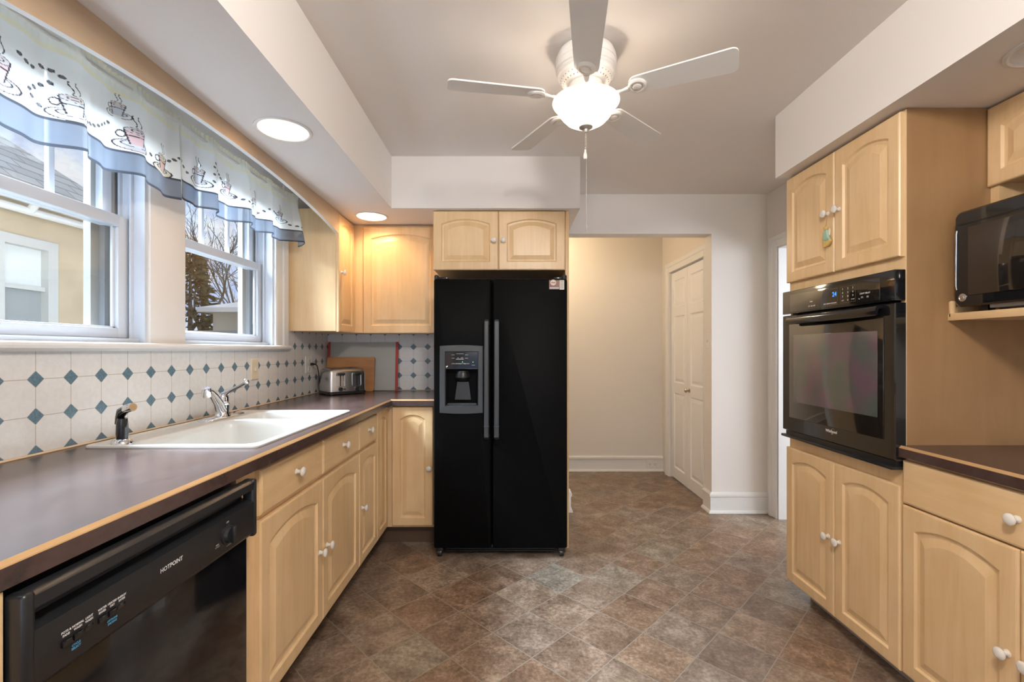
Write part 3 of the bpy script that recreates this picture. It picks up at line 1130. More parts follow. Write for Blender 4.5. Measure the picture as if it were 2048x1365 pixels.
# ------------------------------------------------------------------ printed sheer curtains
def draw_cup(S, Z, col, cx, cz, sc, pal):
    """paint a steaming cup on its saucer into the colour grid"""
    x, z = (S - cx) / sc, (Z - cz) / sc
    ink = np.array((0.05, 0.045, 0.05, 0.98))

    def ell(x0, z0, a, b):
        return ((x - x0) / a) ** 2 + ((z - z0) / b) ** 2

    def paint(mask, c):
        col[mask] = c
    e = ell(0, -0.62, 0.86, 0.30)
    paint(e < 1, (*pal[0], 0.95))
    paint((e < 1) & (e > 0.80), ink)
    e = ell(0, -0.55, 0.56, 0.17)
    paint(e < 1, (*pal[2], 0.95))
    paint((e < 1) & (e > 0.78), ink)
    hw = 0.30 + 0.18 * np.clip((z + 0.6) / 0.75, 0, 1)
    body = (np.abs(x) < hw) & (z > -0.60) & (z < 0.18)
    hd = ell(-0.55, -0.12, 0.17, 0.20)
    paint((hd < 1) & (hd > 0.45) & ~body, ink)
    paint(body, (*pal[1], 0.95))
    paint((np.abs(x) < hw) & (np.abs(x) > hw - 0.06) & (z > -0.60) & (z < 0.18), ink)
    paint((np.abs(z + 0.12 - 0.05 * x) < 0.025) & body, ink)
    e = ell(0, 0.18, 0.48, 0.17)
    paint(e < 1, (*pal[3], 0.95))
    paint((e < 1) & (e > 0.80), ink)
    e = ell(0, 0.18, 0.26, 0.08)
    paint((e < 1) & (e > 0.62), ink)
    for off in (-0.10, 0.14):
        cx_ = off + 0.09 * np.sin((z - 0.35) * 9)
        paint((np.abs(x - cx_) < 0.028) & (z > 0.38) & (z < 0.98), ink)


def draw_bean(S, Z, col, cx, cz, ang, r=0.0075):
    ca, sa = math.cos(ang), math.sin(ang)
    u = ((S - cx) * ca + (Z - cz) * sa) / r
    w = (-(S - cx) * sa + (Z - cz) * ca) / (r * 0.68)
    e = u * u + w * w
    col[e < 1] = (0.045, 0.045, 0.05, 0.98)
    col[(e < 0.45) & (np.abs(w) > 0.18)] = (0.22, 0.22, 0.23, 0.95)


def curtain(name, label, y0, y1, cups, trails, phase, ztop, drop, endfold, group):
    step = 0.0021
    ns = int((y1 - y0) / step)
    nt_ = int(0.345 / step)
    s = np.linspace(0, y1 - y0, ns)
    t = np.linspace(0, 1, nt_)
    S, T = np.meshgrid(s, t, indexing='ij')
    # soft pleats: irregular sum of waves, deeper towards the hem
    p1 = np.sin(2 * PI * (S / 0.235) + phase) + 0.55 * np.sin(2 * PI * (S / 0.117) + 1.7 * phase) + 0.45 * np.sin(2 * PI * S / 0.41 + 0.6)
    amp = 0.006 + 0.017 * T ** 0.8
    X = -1.283 + amp * p1 + 0.004 * np.sin(2 * PI * S / 0.021) * np.exp(-T * 14)
    Y = y0 + S + 0.010 * T * np.cos(2 * PI * (S / 0.235) + phase)
    zb = drop(y0 + s)[:, None]
    Z = ztop - T * (ztop - zb) + 0.006 * np.sin(2 * PI * S / 0.235 + phase + 0.8) * T
    if endfold:
        L = y1 - y0
        q = np.clip((S - (L - 0.13)) / 0.13, 0, 1)
        X = X + 0.055 * np.sin(q * PI) * (0.25 + 0.75 * T) * 1.0 + 0.02 * q
        Y = Y - 0.045 * q * (1 - 0.55 * T)
    # fabric coordinates: along S, height above the hem in metres
    H = (1 - T) * 0.330
    col = np.empty((ns, nt_, 4))
    col[...] = (0.88, 0.90, 0.88, 0.88)
    col[H > 0.262] = (0.86, 0.83, 0.62, 0.92)
    ruf = (H > 0.275 + 0.004 * np.sin(S * 60)) & (H < 0.318)
    col[ruf] = (0.84, 0.85, 0.76, 0.90)
    hem = H < 0.079
    col[hem] = (0.17, 0.20, 0.25, 0.74)
    ink = (0.060, 0.068, 0.085, 0.97)
    col[(H < 0.0085)] = ink
    col[(H > 0.071) & (H < 0.079)] = ink
    rose = (0.66, 0.46, 0.47)
    pals = [((0.52, 0.48, 0.50), rose, (0.55, 0.58, 0.62), (0.62, 0.56, 0.55)), ((0.78, 0.80, 0.80), (0.62, 0.64, 0.68), (0.60, 0.62, 0.66), (0.66, 0.60, 0.58)), ((0.62, 0.55, 0.45), (0.60, 0.40, 0.33), (0.50, 0.44, 0.38), (0.62, 0.56, 0.44))]
    for (cy, ch, sc, k) in cups:
        draw_cup(S, H, col, cy - y0, ch, sc, pals[k])
    rnd = random.Random(7)
    for pts in trails:
        for (by, bh) in pts:
            draw_bean(S, H, col, by - y0, bh, rnd.uniform(-0.6, 0.6))
    me = D.meshes.new(name)
    verts = np.stack([X, Y, Z], -1).reshape(-1, 3)
    org = np.array((-1.285, (y0 + y1) / 2, ztop))
    verts = verts - org
    idx = np.arange(ns * nt_).reshape(ns, nt_)
    faces = np.stack([idx[:-1, :-1], idx[1:, :-1], idx[1:, 1:], idx[:-1, 1:]], -1).reshape(-1, 4)
    me.vertices.add(len(verts))
    me.vertices.foreach_set('co', verts.astype(np.float32).ravel())
    nf = len(faces)
    me.loops.add(nf * 4)
    me.loops.foreach_set('vertex_index', faces.astype(np.int32).ravel())
    me.polygons.add(nf)
    me.polygons.foreach_set('loop_start', np.arange(0, nf * 4, 4, dtype=np.int32))
    me.polygons.foreach_set('use_smooth', np.ones(nf, dtype=bool))
    me.update()
    me.validate()
    ca = me.color_attributes.new('print', 'FLOAT_COLOR', 'POINT')
    ca.data.foreach_set('color', col.astype(np.float32).ravel())
    me.materials.append(curtain_mat)
    o = D.objects.new(name, me)
    o.location = org
    COL.objects.link(o)
    return tag(o, label, 'curtain', group)


def bean_path(pts, n):
    out = []
    for k in range(n):
        a = k / (n - 1) * (len(pts) - 1)
        i = min(int(a), len(pts) - 2)
        f = a - i
        out.append((pts[i][0] * (1 - f) + pts[i + 1][0] * f, pts[i][1] * (1 - f) + pts[i + 1][1] * f))
    return out


curtain('valance_curtain', 'sheer white valance with cup print and grey hem over the window by the neighbouring house', 0.86, 1.785,
        [(1.165, 0.150, 0.070, 0), (1.335, 0.135, 0.060, 1), (1.530, 0.225, 0.042, 1), (1.575, 0.145, 0.066, 0), (1.715, 0.125, 0.060, 2), (0.96, 0.15, 0.065, 1)],
        [bean_path([(1.215, 0.205), (1.245, 0.190), (1.285, 0.215), (1.315, 0.20)], 6), bean_path([(1.295, 0.175), (1.265, 0.150), (1.24, 0.13), (1.275, 0.105)], 6),
         bean_path([(1.385, 0.105), (1.44, 0.115), (1.505, 0.160)], 8), bean_path([(1.625, 0.10), (1.655, 0.115)], 2), bean_path([(1.755, 0.14), (1.785, 0.16)], 3)],
        0.4, 2.128, lambda y: 1.800 + 0.010 * np.sin(y * 9), False, 'coffee cup valances')
curtain('valance_curtain', 'sheer white valance with cup print and grey hem ending beside the wall cabinet', 1.788, 2.805,
        [(1.915, 0.150, 0.066, 1), (2.125, 0.165, 0.062, 0), (2.335, 0.150, 0.066, 1), (2.60, 0.165, 0.060, 1)],
        [bean_path([(1.80, 0.15), (1.84, 0.12)], 3), bean_path([(1.975, 0.13), (1.985, 0.22), (2.05, 0.205), (2.085, 0.17)], 9), bean_path([(2.17, 0.125), (2.22, 0.115), (2.265, 0.13)], 5),
         bean_path([(2.275, 0.20), (2.26, 0.17)], 3), bean_path([(2.395, 0.11), (2.45, 0.15), (2.53, 0.165), (2.56, 0.15)], 8), bean_path([(2.66, 0.11), (2.74, 0.10)], 4)],
        2.1, 2.128, lambda y: 1.812 + 0.030 * np.clip((y - 2.0) / 0.7, 0, 1), True, 'coffee cup valances')


# ------------------------------------------------------------------ base units on the window side
XD = -0.750          # door fronts
XC = XD - 0.020      # carcass fronts
XBACK = XL + 0.008


def face_L(y, z):
    return Face((XC, y, z), (0, 1, 0), (1, 0, 0))


def face_B(x, z, yf):
    return Face((x, yf, z), (1, 0, 0), (0, -1, 0))


def carcass(mb, x0, x1, y0, y1, z0, z1, t=0.018, open_face=None):
    mb.box(x0, x1, y0, y1, z0, z1)


Z_CT = 0.916
# end unit beyond the dishwasher
c = thing('base_cabinet', 'pale end of the base cabinet just before the dishwasher', 'cabinet', (-1.06, 0.50, 0))
obj('carcass', MB().box(XBACK, -0.728, -0.53, 0.664, 0.12, 0.872), maple_v, c)
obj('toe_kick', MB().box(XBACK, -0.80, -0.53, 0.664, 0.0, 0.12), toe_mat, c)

# sink cabinet
c = thing('sink_cabinet', 'two door maple cabinet under the sink beside the dishwasher', 'cabinet', (-1.06, 1.83, 0))
mb = MB()
y0, y1 = 1.300, 2.306
mb.box(XBACK, XC, y0, y0 + 0.018, 0.12, 0.872)
mb.box(XBACK, XC, y1 - 0.018, y1, 0.12, 0.872)
mb.box(XBACK, XC, y0 + 0.018, y1 - 0.018, 0.12, 0.138)
mb.box(XC - 0.02, XC, y0 + 0.018, y1 - 0.018, 0.138, 0.872)
obj('carcass', mb, maple_v, c)
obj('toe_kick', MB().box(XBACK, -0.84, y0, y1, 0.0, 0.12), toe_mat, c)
YD = [1.392, 1.857, 2.304]
for k in range(2):
    d = obj('door', panel_door(face_L(YD[k] + 0.002, 0.133), YD[k + 1] - YD[k] - 0.004, 0.567), maple_v, c)
    knob(d, (XD, 1.822 if k == 0 else 1.895, 0.420), (1, 0, 0))
    f = obj('drawer_front', slab_front(face_L(YD[k] + 0.004, 0.718), YD[k + 1] - YD[k] - 0.008, 0.138), maple_h, c)
    knob(f, (XD, (1.624, 2.085)[k], 0.792), (1, 0, 0))

# narrow cabinet
c = thing('narrow_cabinet', 'narrow maple cabinet with one drawer between sink cabinet and corner', 'cabinet', (-1.06, 2.46, 0))
y0, y1 = 2.306, 2.618
obj('carcass', MB().box(XBACK, XC, y0, y1, 0.12, 0.872), maple_v, c)
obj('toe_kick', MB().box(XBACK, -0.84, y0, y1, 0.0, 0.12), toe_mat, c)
d = obj('door', panel_door(face_L(y0 + 0.003, 0.133), y1 - y0 - 0.006, 0.567, stile=0.047, arch=0.024), maple_v, c)
knob(d, (XD, 2.345, 0.418), (1, 0, 0))
f = obj('drawer_front', slab_front(face_L(y0 + 0.004, 0.718), y1 - y0 - 0.008, 0.138), maple_h, c)
knob(f, (XD, 2.455, 0.795), (1, 0, 0))

# corner cabinet (L shaped with folding doors)
YBC = 2.870          # carcass front of the corner run, doors at 2.85
c = thing('corner_cabinet', 'maple corner cabinet with folding doors beside the fridge', 'cabinet', (-0.95, 3.1, 0))
mb = MB()
mb.box(XBACK, XC, 2.618, YB - 0.008, 0.12, 0.872)
mb.box(XC, -0.470, YBC, YB - 0.008, 0.12, 0.872)
obj('carcass', mb, maple_v, c)
mb = MB()
mb.box(XBACK, -0.84, 2.618, YB - 0.008, 0.0, 0.12)
mb.box(-0.84, -0.470, 2.935, YB - 0.008, 0.0, 0.12)
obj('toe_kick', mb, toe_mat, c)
d = obj('door', panel_door(face_L(2.622, 0.133), 0.222, 0.735, stile=0.047, arch=0.024), maple_v, c)
d = obj('door', panel_door(face_B(-0.728, 0.133, YBC), 0.254, 0.735, stile=0.052, arch=0.028), maple_v, c)
knob(d, (-0.496, YBC - 0.02, 0.492), (0, -1, 0))

# L shaped worktop
wt_ = thing('worktop', 'dark slate laminate worktop around the sink turning the corner', 'worktop', (-1.05, 1.6, 0.876))
SX0, SX1, SY0, SY1 = -1.318, -0.779, 1.425, 2.268
HX0, HX1, HY0, HY1 = SX0 + 0.02, SX1 - 0.02, SY0 + 0.02, SY1 - 0.02
ZT0 = 0.876
FX, FY = -0.7226, 2.826
ex = 0.009
mb = MB()
xb = XL + 0.007
mb.box(xb, FX - ex, -0.55, HY0, ZT0, Z_CT)
mb.box(xb, HX0, HY0, HY1, ZT0, Z_CT)
mb.box(HX1, FX - ex, HY0, HY1, ZT0, Z_CT)
mb.box(xb, FX - ex, HY1, YB - 0.007, ZT0, Z_CT)
mb.box(FX - ex, -0.462, FY + ex, YB - 0.007, ZT0, Z_CT)
obj('worktop_slab', mb, laminate, wt_)
mb = MB()


def edge_prof(zt, h):      # (inset from the front, z)
    return [(ex, zt), (0.002, zt - 0.0065), (0.001, zt - 0.0085), (ex, zt - 0.0085)]


def band_prof(zt, h):
    return [(ex, zt - 0.0085), (0.0, zt - 0.0085), (0.0, zt - h), (ex, zt - h)]


e1, e2 = MB(), MB()
for tgt, pf in ((e1, edge_prof(Z_CT, 0.04)), (e2, band_prof(Z_CT, 0.04))):
    tgt.loops([[(FX - i, -0.55, z) for i, z in pf], [(FX - i, FY + i, z) for i, z in pf], [(-0.462, FY + i, z) for i, z in pf]])
obj('wood_edge', e1, edge_wood, wt_)['label'] = 'tan wooden edge strip'
obj('edge_band', e2, laminate, wt_)
mb = MB()
for a, b in (((xb, -0.5), (xb, YB - 0.01)),):
    mb.tube([(a[0], a[1], Z_CT + 0.002), (b[0], b[1], Z_CT + 0.002)], 0.0045, 6)
mb.tube([(xb, YB - 0.009, Z_CT + 0.002), (-0.465, YB - 0.009, Z_CT + 0.002)], 0.0035, 6)
obj('caulk_line', mb, caulk, wt_)

# ------------------------------------------------------------------ sink
sk = thing('kitchen_sink', 'white double bowl drop in sink set in the worktop under the windows', 'sink', ((SX0 + SX1) / 2, (SY0 + SY1) / 2, Z_CT))


def rrect(x0, x1, y0, y1, r, z, k=6):
    pts = []
    for cx_, cy_, a0 in ((x1 - r, y1 - r, 0), (x0 + r, y1 - r, 90), (x0 + r, y0 + r, 180), (x1 - r, y0 + r, 270)):
        for i in range(k):
            a = R(a0 + 90 * i / (k - 1))
            pts.append((cx_ + r * math.cos(a), cy_ + r * math.sin(a), z))
    return pts


def rect_k(x0, x1, y0, y1, z, k=6):
    return [p for c_ in ((x1, y1), (x0, y1), (x0, y0), (x1, y0)) for p in [(c_[0], c_[1], z)] * k]


ZR = Z_CT + 0.009
ledge = SX0 + 0.105
front = SX1 - 0.030
YDIV = 1.985
mb = MB()
# rim skirt
o1 = rrect(SX0, SX1, SY0, SY1, 0.018, Z_CT + 0.0005)
o2 = rrect(SX0, SX1, SY0, SY1, 0.018, ZR - 0.003)
o3 = rrect(SX0 + 0.004, SX1 - 0.004, SY0 + 0.004, SY1 - 0.004, 0.016, ZR)
i3 = rrect(SX0 + 0.016, SX1 - 0.016, SY0 + 0.016, SY1 - 0.016, 0.012, ZR)
i4 = rect_k(SX0 + 0.024, SX1 - 0.024, SY0 + 0.024, SY1 - 0.024, ZR - 0.003)
mb.loops([o1, o2, o3, i3, i4], 0, False, False, True)
x0, x1, ya_, yb_ = SX0 + 0.024, SX1 - 0.024, SY0 + 0.024, SY1 - 0.024
zf = ZR - 0.003
mb.add([(x0, ya_, zf), (ledge, ya_, zf), (ledge, yb_, zf), (x0, yb_, zf)], [(0, 1, 2, 3)])
for (b0, b1, dep) in ((ya_, YDIV, 0.19), (YDIV, yb_, 0.15)):
    outer = rect_k(ledge, x1, b0, b1, zf)
    m0, m1 = b0 + 0.014, b1 - 0.014
    lo = [outer, rrect(ledge + 0.006, x1 - 0.006, m0, m1, 0.04, zf), rrect(ledge + 0.011, x1 - 0.011, m0 + 0.005, m1 - 0.005, 0.04, zf - 0.005),
          rrect(ledge + 0.016, x1 - 0.016, m0 + 0.010, m1 - 0.010, 0.045, zf - 0.03), rrect(ledge + 0.024, x1 - 0.024, m0 + 0.018, m1 - 0.018, 0.05, zf - dep + 0.04),
          rrect(ledge + 0.034, x1 - 0.034, m0 + 0.028, m1 - 0.028, 0.05, zf - dep + 0.010), rrect(ledge + 0.06, x1 - 0.06, m0 + 0.054, m1 - 0.054, 0.04, zf - dep)]
    mb.loops(lo, 0, False, True, True)
obj('basin', mb, sink_white, sk, ang=50, recalc=False)
for yc_, dep in ((1.71, 0.19), (2.115, 0.15)):
    obj('drain', MB().lathe([(0.040, 0.0), (0.040, 0.003), (0.030, 0.004), (0.028, 0.001), (0.001, 0.001)], ((ledge + x1) / 2, yc_, zf - dep), (0, 0, 1), 24), chrome, sk)['label'] = 'chrome drain'

# faucet
ZL = zf
fa = thing('kitchen_faucet', 'chrome single lever kitchen faucet on the sink ledge', 'faucet', (-1.262, 2.03, ZL))
mb = MB()
lo = []
for ins, z in ((0, 0), (0, 0.004), (0.004, 0.008), (0.012, 0.011)):
    lo.append(rrect(-1.293 + ins, -1.231 - ins, 1.895 + ins, 2.165 - ins, 0.026 - ins, ZL + z))
mb.loops(lo, 0, True, True, True)
obj('base_plate', mb, chrome, fa)
obj('faucet_body', MB().lathe([(0.032, 0.008), (0.030, 0.014), (0.026, 0.020), (0.025, 0.055), (0.027, 0.058), (0.027, 0.064), (0.024, 0.068), (0.025, 0.088), (0.020, 0.100), (0.008, 0.106), (0.001, 0.107)], (-1.262, 2.03, ZL), (0, 0, 1), 28), chrome, fa)
pts = [(-1.258, 2.015, ZL + 0.035), (-1.246, 1.975, ZL + 0.072), (-1.225, 1.91, ZL + 0.108), (-1.203, 1.85, ZL + 0.132), (-1.192, 1.82, ZL + 0.138)]
sp = obj('spout', MB().tube(pts, [0.022, 0.020, 0.018, 0.016, 0.014], 16, flat=0.75), chrome, fa)
obj('aerator', MB().lathe([(0.015, 0.016), (0.0165, 0.010), (0.0165, -0.018), (0.0145, -0.022), (0.010, -0.022)], (-1.190, 1.814, ZL + 0.133), (0.12, -0.25, 1), 20), chrome, sp)
lv = obj('lever', MB().tube([(-1.262, 2.03, ZL + 0.095), (-1.252, 2.055, ZL + 0.112), (-1.238, 2.10, ZL + 0.128), (-1.228, 2.135, ZL + 0.142)], [0.016, 0.011, 0.008, 0.0065], 12), chrome, fa)
obj('lever_ball', MB().ball((-1.225, 2.145, ZL + 0.150), 0.0145), chrome, lv)

# side sprayer
sp = thing('side_sprayer', 'black pull out sprayer standing in its chrome ring on the sink ledge', 'sprayer', (-1.222, 1.455, ZL))
obj('ring', MB().lathe([(0.029, 0.0), (0.029, 0.004), (0.024, 0.013), (0.019, 0.017), (0.016, 0.017)], (-1.226, 1.462, ZL), (0, 0, 1), 24), chrome, sp)['label'] = 'chrome ring'
mb = MB()
mb.tube([(-1.226, 1.462, ZL + 0.012), (-1.226, 1.462, ZL + 0.035), (-1.226, 1.462, ZL + 0.065), (-1.224, 1.461, ZL + 0.082)], [0.0145, 0.0165, 0.0155, 0.013], 16)
obj('sprayer_body', mb, black_gloss, sp)
mb = MB()
mb.tube([(-1.247, 1.470, ZL + 0.062), (-1.240, 1.468, ZL + 0.083), (-1.226, 1.462, ZL + 0.102), (-1.204, 1.453, ZL + 0.112), (-1.192, 1.448, ZL + 0.115)], [0.008, 0.011, 0.015, 0.013, 0.012], 14)
hd = obj('sprayer_head', mb, black_gloss, sp)
obj('nozzle', MB().tube([(-1.206, 1.454, ZL + 0.1115), (-1.179, 1.443, ZL + 0.119), (-1.174, 1.441, ZL + 0.120)], [0.0138, 0.0138, 0.0115], 16), chrome, hd)['label'] = 'chrome nozzle'

# ------------------------------------------------------------------ dishwasher
DY0, DY1 = 0.668, 1.288
dw = thing('dishwasher', 'black built in dishwasher under the worktop beside the sink cabinet', 'dishwasher', (-1.05, 0.98, 0))
obj('tub', MB().box(XBACK + 0.04, -0.775, DY0 + 0.006, DY1 - 0.006, 0.10, 0.86), black_matt, dw)
obj('toe_kick', MB().box(XBACK + 0.04, -0.83, DY0 + 0.006, DY1 - 0.006, 0.0, 0.10), black_matt, dw)
obj('door_panel', MB().box(-0.774, -0.727, DY0 + 0.008, DY1 - 0.008, 0.115, 0.705, 0.005), black_gloss, dw)
XF = -0.704
mb = MB()
# console: rounded ridge, finger slot, flat fascia (profile in x,z)
prof = [(-0.730, 0.862), (-0.722, 0.862), (-0.712, 0.8605), (XF, 0.855), (XF, 0.836), (-0.722, 0.834), (-0.740, 0.822), (-0.740, 0.810), (-0.712, 0.806), (XF, 0.803), (XF, 0.722), (-0.710, 0.712), (-0.724, 0.706), (-0.750, 0.706), (-0.750, 0.83)]
mb.loops([[(x, DY0 + 0.012, z) for x, z in prof], [(x, DY1 - 0.012, z) for x, z in prof]])
for a, b in ((DY0, DY0 + 0.020), (DY1 - 0.020, DY1)):
    mb.box(-0.735, XF + 0.001, a, b, 0.706, 0.863, 0.006)
cons = obj('console', mb, black_satin, dw, ang=50)
mb = MB().lathe([(0.024, 0.0), (0.024, 0.003), (0.021, 0.004), (0.019, 0.012), (0.001, 0.012)], (XF, 1.152, 0.760), (1, 0, 0), 28)
mb.box(XF + 0.010, XF + 0.022, 1.152 - 0.006, 1.152 + 0.006, 0.740, 0.781, 0.003)
obj('dial', mb, black_satin, cons)
BY = [0.733, 0.753, 0.773, 0.798, 0.818, 0.838]
for k, y in enumerate(BY):
    obj('push_button', MB().box(XF - 0.002, XF + (0.001 if k in (2, 5) else 0.004), y - 0.0085, y + 0.0085, 0.751, 0.761, 0.0015), black_gloss, cons)
tx = MB()
Uy, Vz = (0, 1, 0), (0, 0, 1)
obj('maker_lettering', text_mb('HOTPOINT', 0.0125, (XF + 0.0008, 0.962, 0.773), Uy, Vz, bold=0.0003), print_white, cons, recalc=False)
for k, (y, a, b) in enumerate(zip(BY, ('POTS &', 'NORMAL', 'LIGHT', 'WATER', 'HEATED', 'ENERGY'), ('PANS', 'WASH', 'WASH', 'SAVER', 'DRY', 'SAVER'))):
    tx.join(text_mb(a, 0.0050, (XF + 0.0008, y, 0.7735), Uy, Vz, bold=0.0002))
    tx.join(text_mb(b, 0.0050, (XF + 0.0008, y, 0.7680), Uy, Vz, bold=0.0002))
dl = MB()
dl.join(text_mb('RINSE', 0.0045, (XF + 0.0008, 1.112, 0.750), Uy, Vz))
dl.join(text_mb('& HOLD', 0.0045, (XF + 0.0008, 1.112, 0.745), Uy, Vz))
obj('rinse_lettering', dl, print_white, cons, recalc=False)
dl = MB()
dl.join(text_mb('OFF', 0.0060, (XF + 0.0008, 1.152, 0.790), Uy, Vz))
obj('off_lettering', dl, print_white, cons, recalc=False)
obj('cycle_lettering', text_mb('NORMAL', 0.0050, (XF + 0.0008, 1.157, 0.732), Uy, Vz), print_white, cons, recalc=False)
for (y, a, b) in ((0.750, 'CYCLE', 'SELECT'), (0.818, 'OPTIONS', 'DRYING')):
    bl_ = text_mb(a, 0.0050, (XF + 0.0008, y, 0.7435), Uy, Vz, bold=0.0002).join(text_mb(b, 0.0050, (XF + 0.0008, y, 0.7380), Uy, Vz, bold=0.0002))
    obj('blue_lettering', bl_, print_blue, cons, recalc=False)
obj('button_lettering', tx, print_white, cons, recalc=False)

# ------------------------------------------------------------------ wall cabinets
ZU0, ZU1 = 1.332, 2.072
c = thing('wall_cabinet', 'maple wall cabinet with its plain side towards the window casing', 'cabinet', (-1.22, 3.0, ZU0))
mb = MB().box(XL + 0.001, -1.078, 2.860, 3.463, ZU0 + 0.004, 2.094)
obj('carcass', mb, maple_v, c)
d = obj('door', panel_door(Face((-1.078, 2.864, ZU0), (0, 1, 0), (1, 0, 0)), 0.283, 0.735, stile=0.047, arch=0.024), maple_v, c)
knob(d, (-1.058, 2.90, 1.705), (1, 0, 0))
c = thing('wall_cabinet', 'maple wall cabinet above the toaster and chopping boards', 'cabinet', (-0.76, 3.3, ZU0))
obj('carcass', MB().box(-1.0775, -0.476, 3.165, YB - 0.001, ZU0 + 0.004, ZU1), maple_v, c)
obj('door', panel_door(face_B(-1.000, ZU0, 3.165), 0.515, 0.728, stile=0.056, arch=0.030), maple_v, c)

c = thing('wall_cabinet', 'short two door maple cabinet above the fridge', 'cabinet', (-0.06, 3.15, 1.709))
obj('carcass', MB().box(-0.4695, 0.3395, 2.850, YB - 0.001, 1.712, 2.072), maple_h, c)
d = obj('door', panel_door(face_B(-0.470, 1.709, 2.850), 0.397, 0.361, stile=0.052, arch=0.028), maple_v, c)
knob(d, (-0.098, 2.83, 1.888), (0, -1, 0))
d = obj('door', panel_door(face_B(-0.069, 1.709, 2.850), 0.404, 0.361, stile=0.052, arch=0.028), maple_v, c)
knob(d, (-0.040, 2.83, 1.888), (0, -1, 0))
o = obj('fridge_end_panel', MB().box(0.3400, 0.3620, 2.842, YB - 0.001, 0.0, 2.074, 0.001), maple_v, origin=(0.351, 3.15, 0))
tag(o, 'tall maple end panel between the fridge and the passage opening', 'panel')

# ------------------------------------------------------------------ fridge
fx0, fx1 = -0.4447, 0.3340
YF = 2.690
fg = thing('refrigerator', 'black side by side refrigerator with water dispenser', 'refrigerator', (-0.055, 3.05, 0))
obj('cabinet_body', MB().box(fx0 + 0.006, fx1 - 0.006, YF + 0.075, 3.44, 0.03, 1.640, 0.004), black_app, fg)


def fridge_door(x0, x1, z0, z1, hole=None):
    mb = MB()

    def rr(ins, y, r=0.012, hole_=None):
        return rrect_xz(x0 + ins, x1 - ins, z0 + ins, z1 - ins, max(0.002, r - ins), y)
    lo = [rr(0, YF + 0.068), rr(0, YF + 0.014), rr(0.004, YF + 0.005), rr(0.012, YF)]
    if not hole:
        mb.loops(lo, 0, True, True, True)
    else:
        hx0, hx1, hz0, hz1 = hole
        lo += [rrect_xz(hx0, hx1, hz0, hz1, 0.004, YF), rrect_xz(hx0, hx1, hz0, hz1, 0.004, YF + 0.065)]
        mb.loops(lo, 0, True, True, True)
    return mb


def rrect_xz(x0, x1, z0, z1, r, y, k=5):
    pts = []
    for cx_, cz_, a0 in ((x1 - r, z1 - r, 0), (x0 + r, z1 - r, 90), (x0 + r, z0 + r, 180), (x1 - r, z0 + r, 270)):
        for i in range(k):
            a = R(a0 + 90 * i / (k - 1))
            pts.append((cx_ + r * math.cos(a), y, cz_ + r * math.sin(a)))
    return pts


DHX0, DHX1, DHZ0, DHZ1 = -0.379, -0.182, 0.892, 1.212
ld = obj('freezer_door', fridge_door(fx0, -0.1085, 0.060, 1.634, (DHX0, DHX1, DHZ0, DHZ1)), black_app, fg, ang=40)
rd = obj('fresh_food_door', fridge_door(-0.1015, fx1, 0.060, 1.634), black_app, fg, ang=40)


def fridge_handle(xc):
    mb = MB()
    yo = YF - 0.046
    pts = [(xc, YF - 0.0, 1.372), (xc, YF - 0.028, 1.386), (xc, yo, 1.380), (xc, yo - 0.004, 1.30), (xc, yo - 0.007, 1.05), (xc, yo - 0.004, 0.80), (xc, yo, 0.722), (xc, YF - 0.028, 0.712), (xc, YF, 0.726)]
    lo = []
    for i, p in enumerate(pts):
        a, b = Vector(pts[max(0, i - 1)]), Vector(pts[min(len(pts) - 1, i + 1)])
        t = (b - a).normalized()
        n = Vector((1, 0, 0)).cross(t)
        lo.append([Vector(p) + Vector((0.0135 * cx_, 0, 0)) + n * (0.009 * cy_) for cx_, cy_ in ((-1, -0.4), (-0.6, -1), (0.6, -1), (1, -0.4), (1, 0.6), (0.6, 1), (-0.6, 1), (-1, 0.6))])
    mb.loops(lo, 0, True, True, True)
    mb.box(xc - 0.0142, xc + 0.0142, yo - 0.018, yo + 0.008, 0.780, 0.784)
    return mb


obj('handle', fridge_handle(-0.134), grey_satin, ld)
obj('handle', fridge_handle(-0.077), grey_satin, rd)
# dispenser
dp = obj('dispenser_bezel', MB(), grey_satin, fg) if False else None
mb = MB()
bz0, bz1, bx0, bx1 = 0.852, 1.243, -0.410, -0.156


def bow(x, z):
    return 0.010 * (1 - ((x - (bx0 + bx1) / 2) / ((bx1 - bx0) / 2)) ** 2) * (1 if z < 1.0 else -1) * -0.6


K = 14
ringo, ringm, ringi, ringb = [], [], [], []


def rect_loop(x0, x1, z0, z1, y, curve):
    pts = []
    for k in range(K):
        x = x0 + (x1 - x0) * k / K
        pts.append((x, y, z0 + (bow(x, 0) if curve else 0)))
    for k in range(K):
        pts.append((x1, y, z0 + (z1 - z0) * k / K))
    for k in range(K):
        x = x1 + (x0 - x1) * k / K
        pts.append((x, y, z1 + (bow(x, 2) if curve else 0)))
    for k in range(K):
        pts.append((x0, y, z1 + (z0 - z1) * k / K))
    return pts


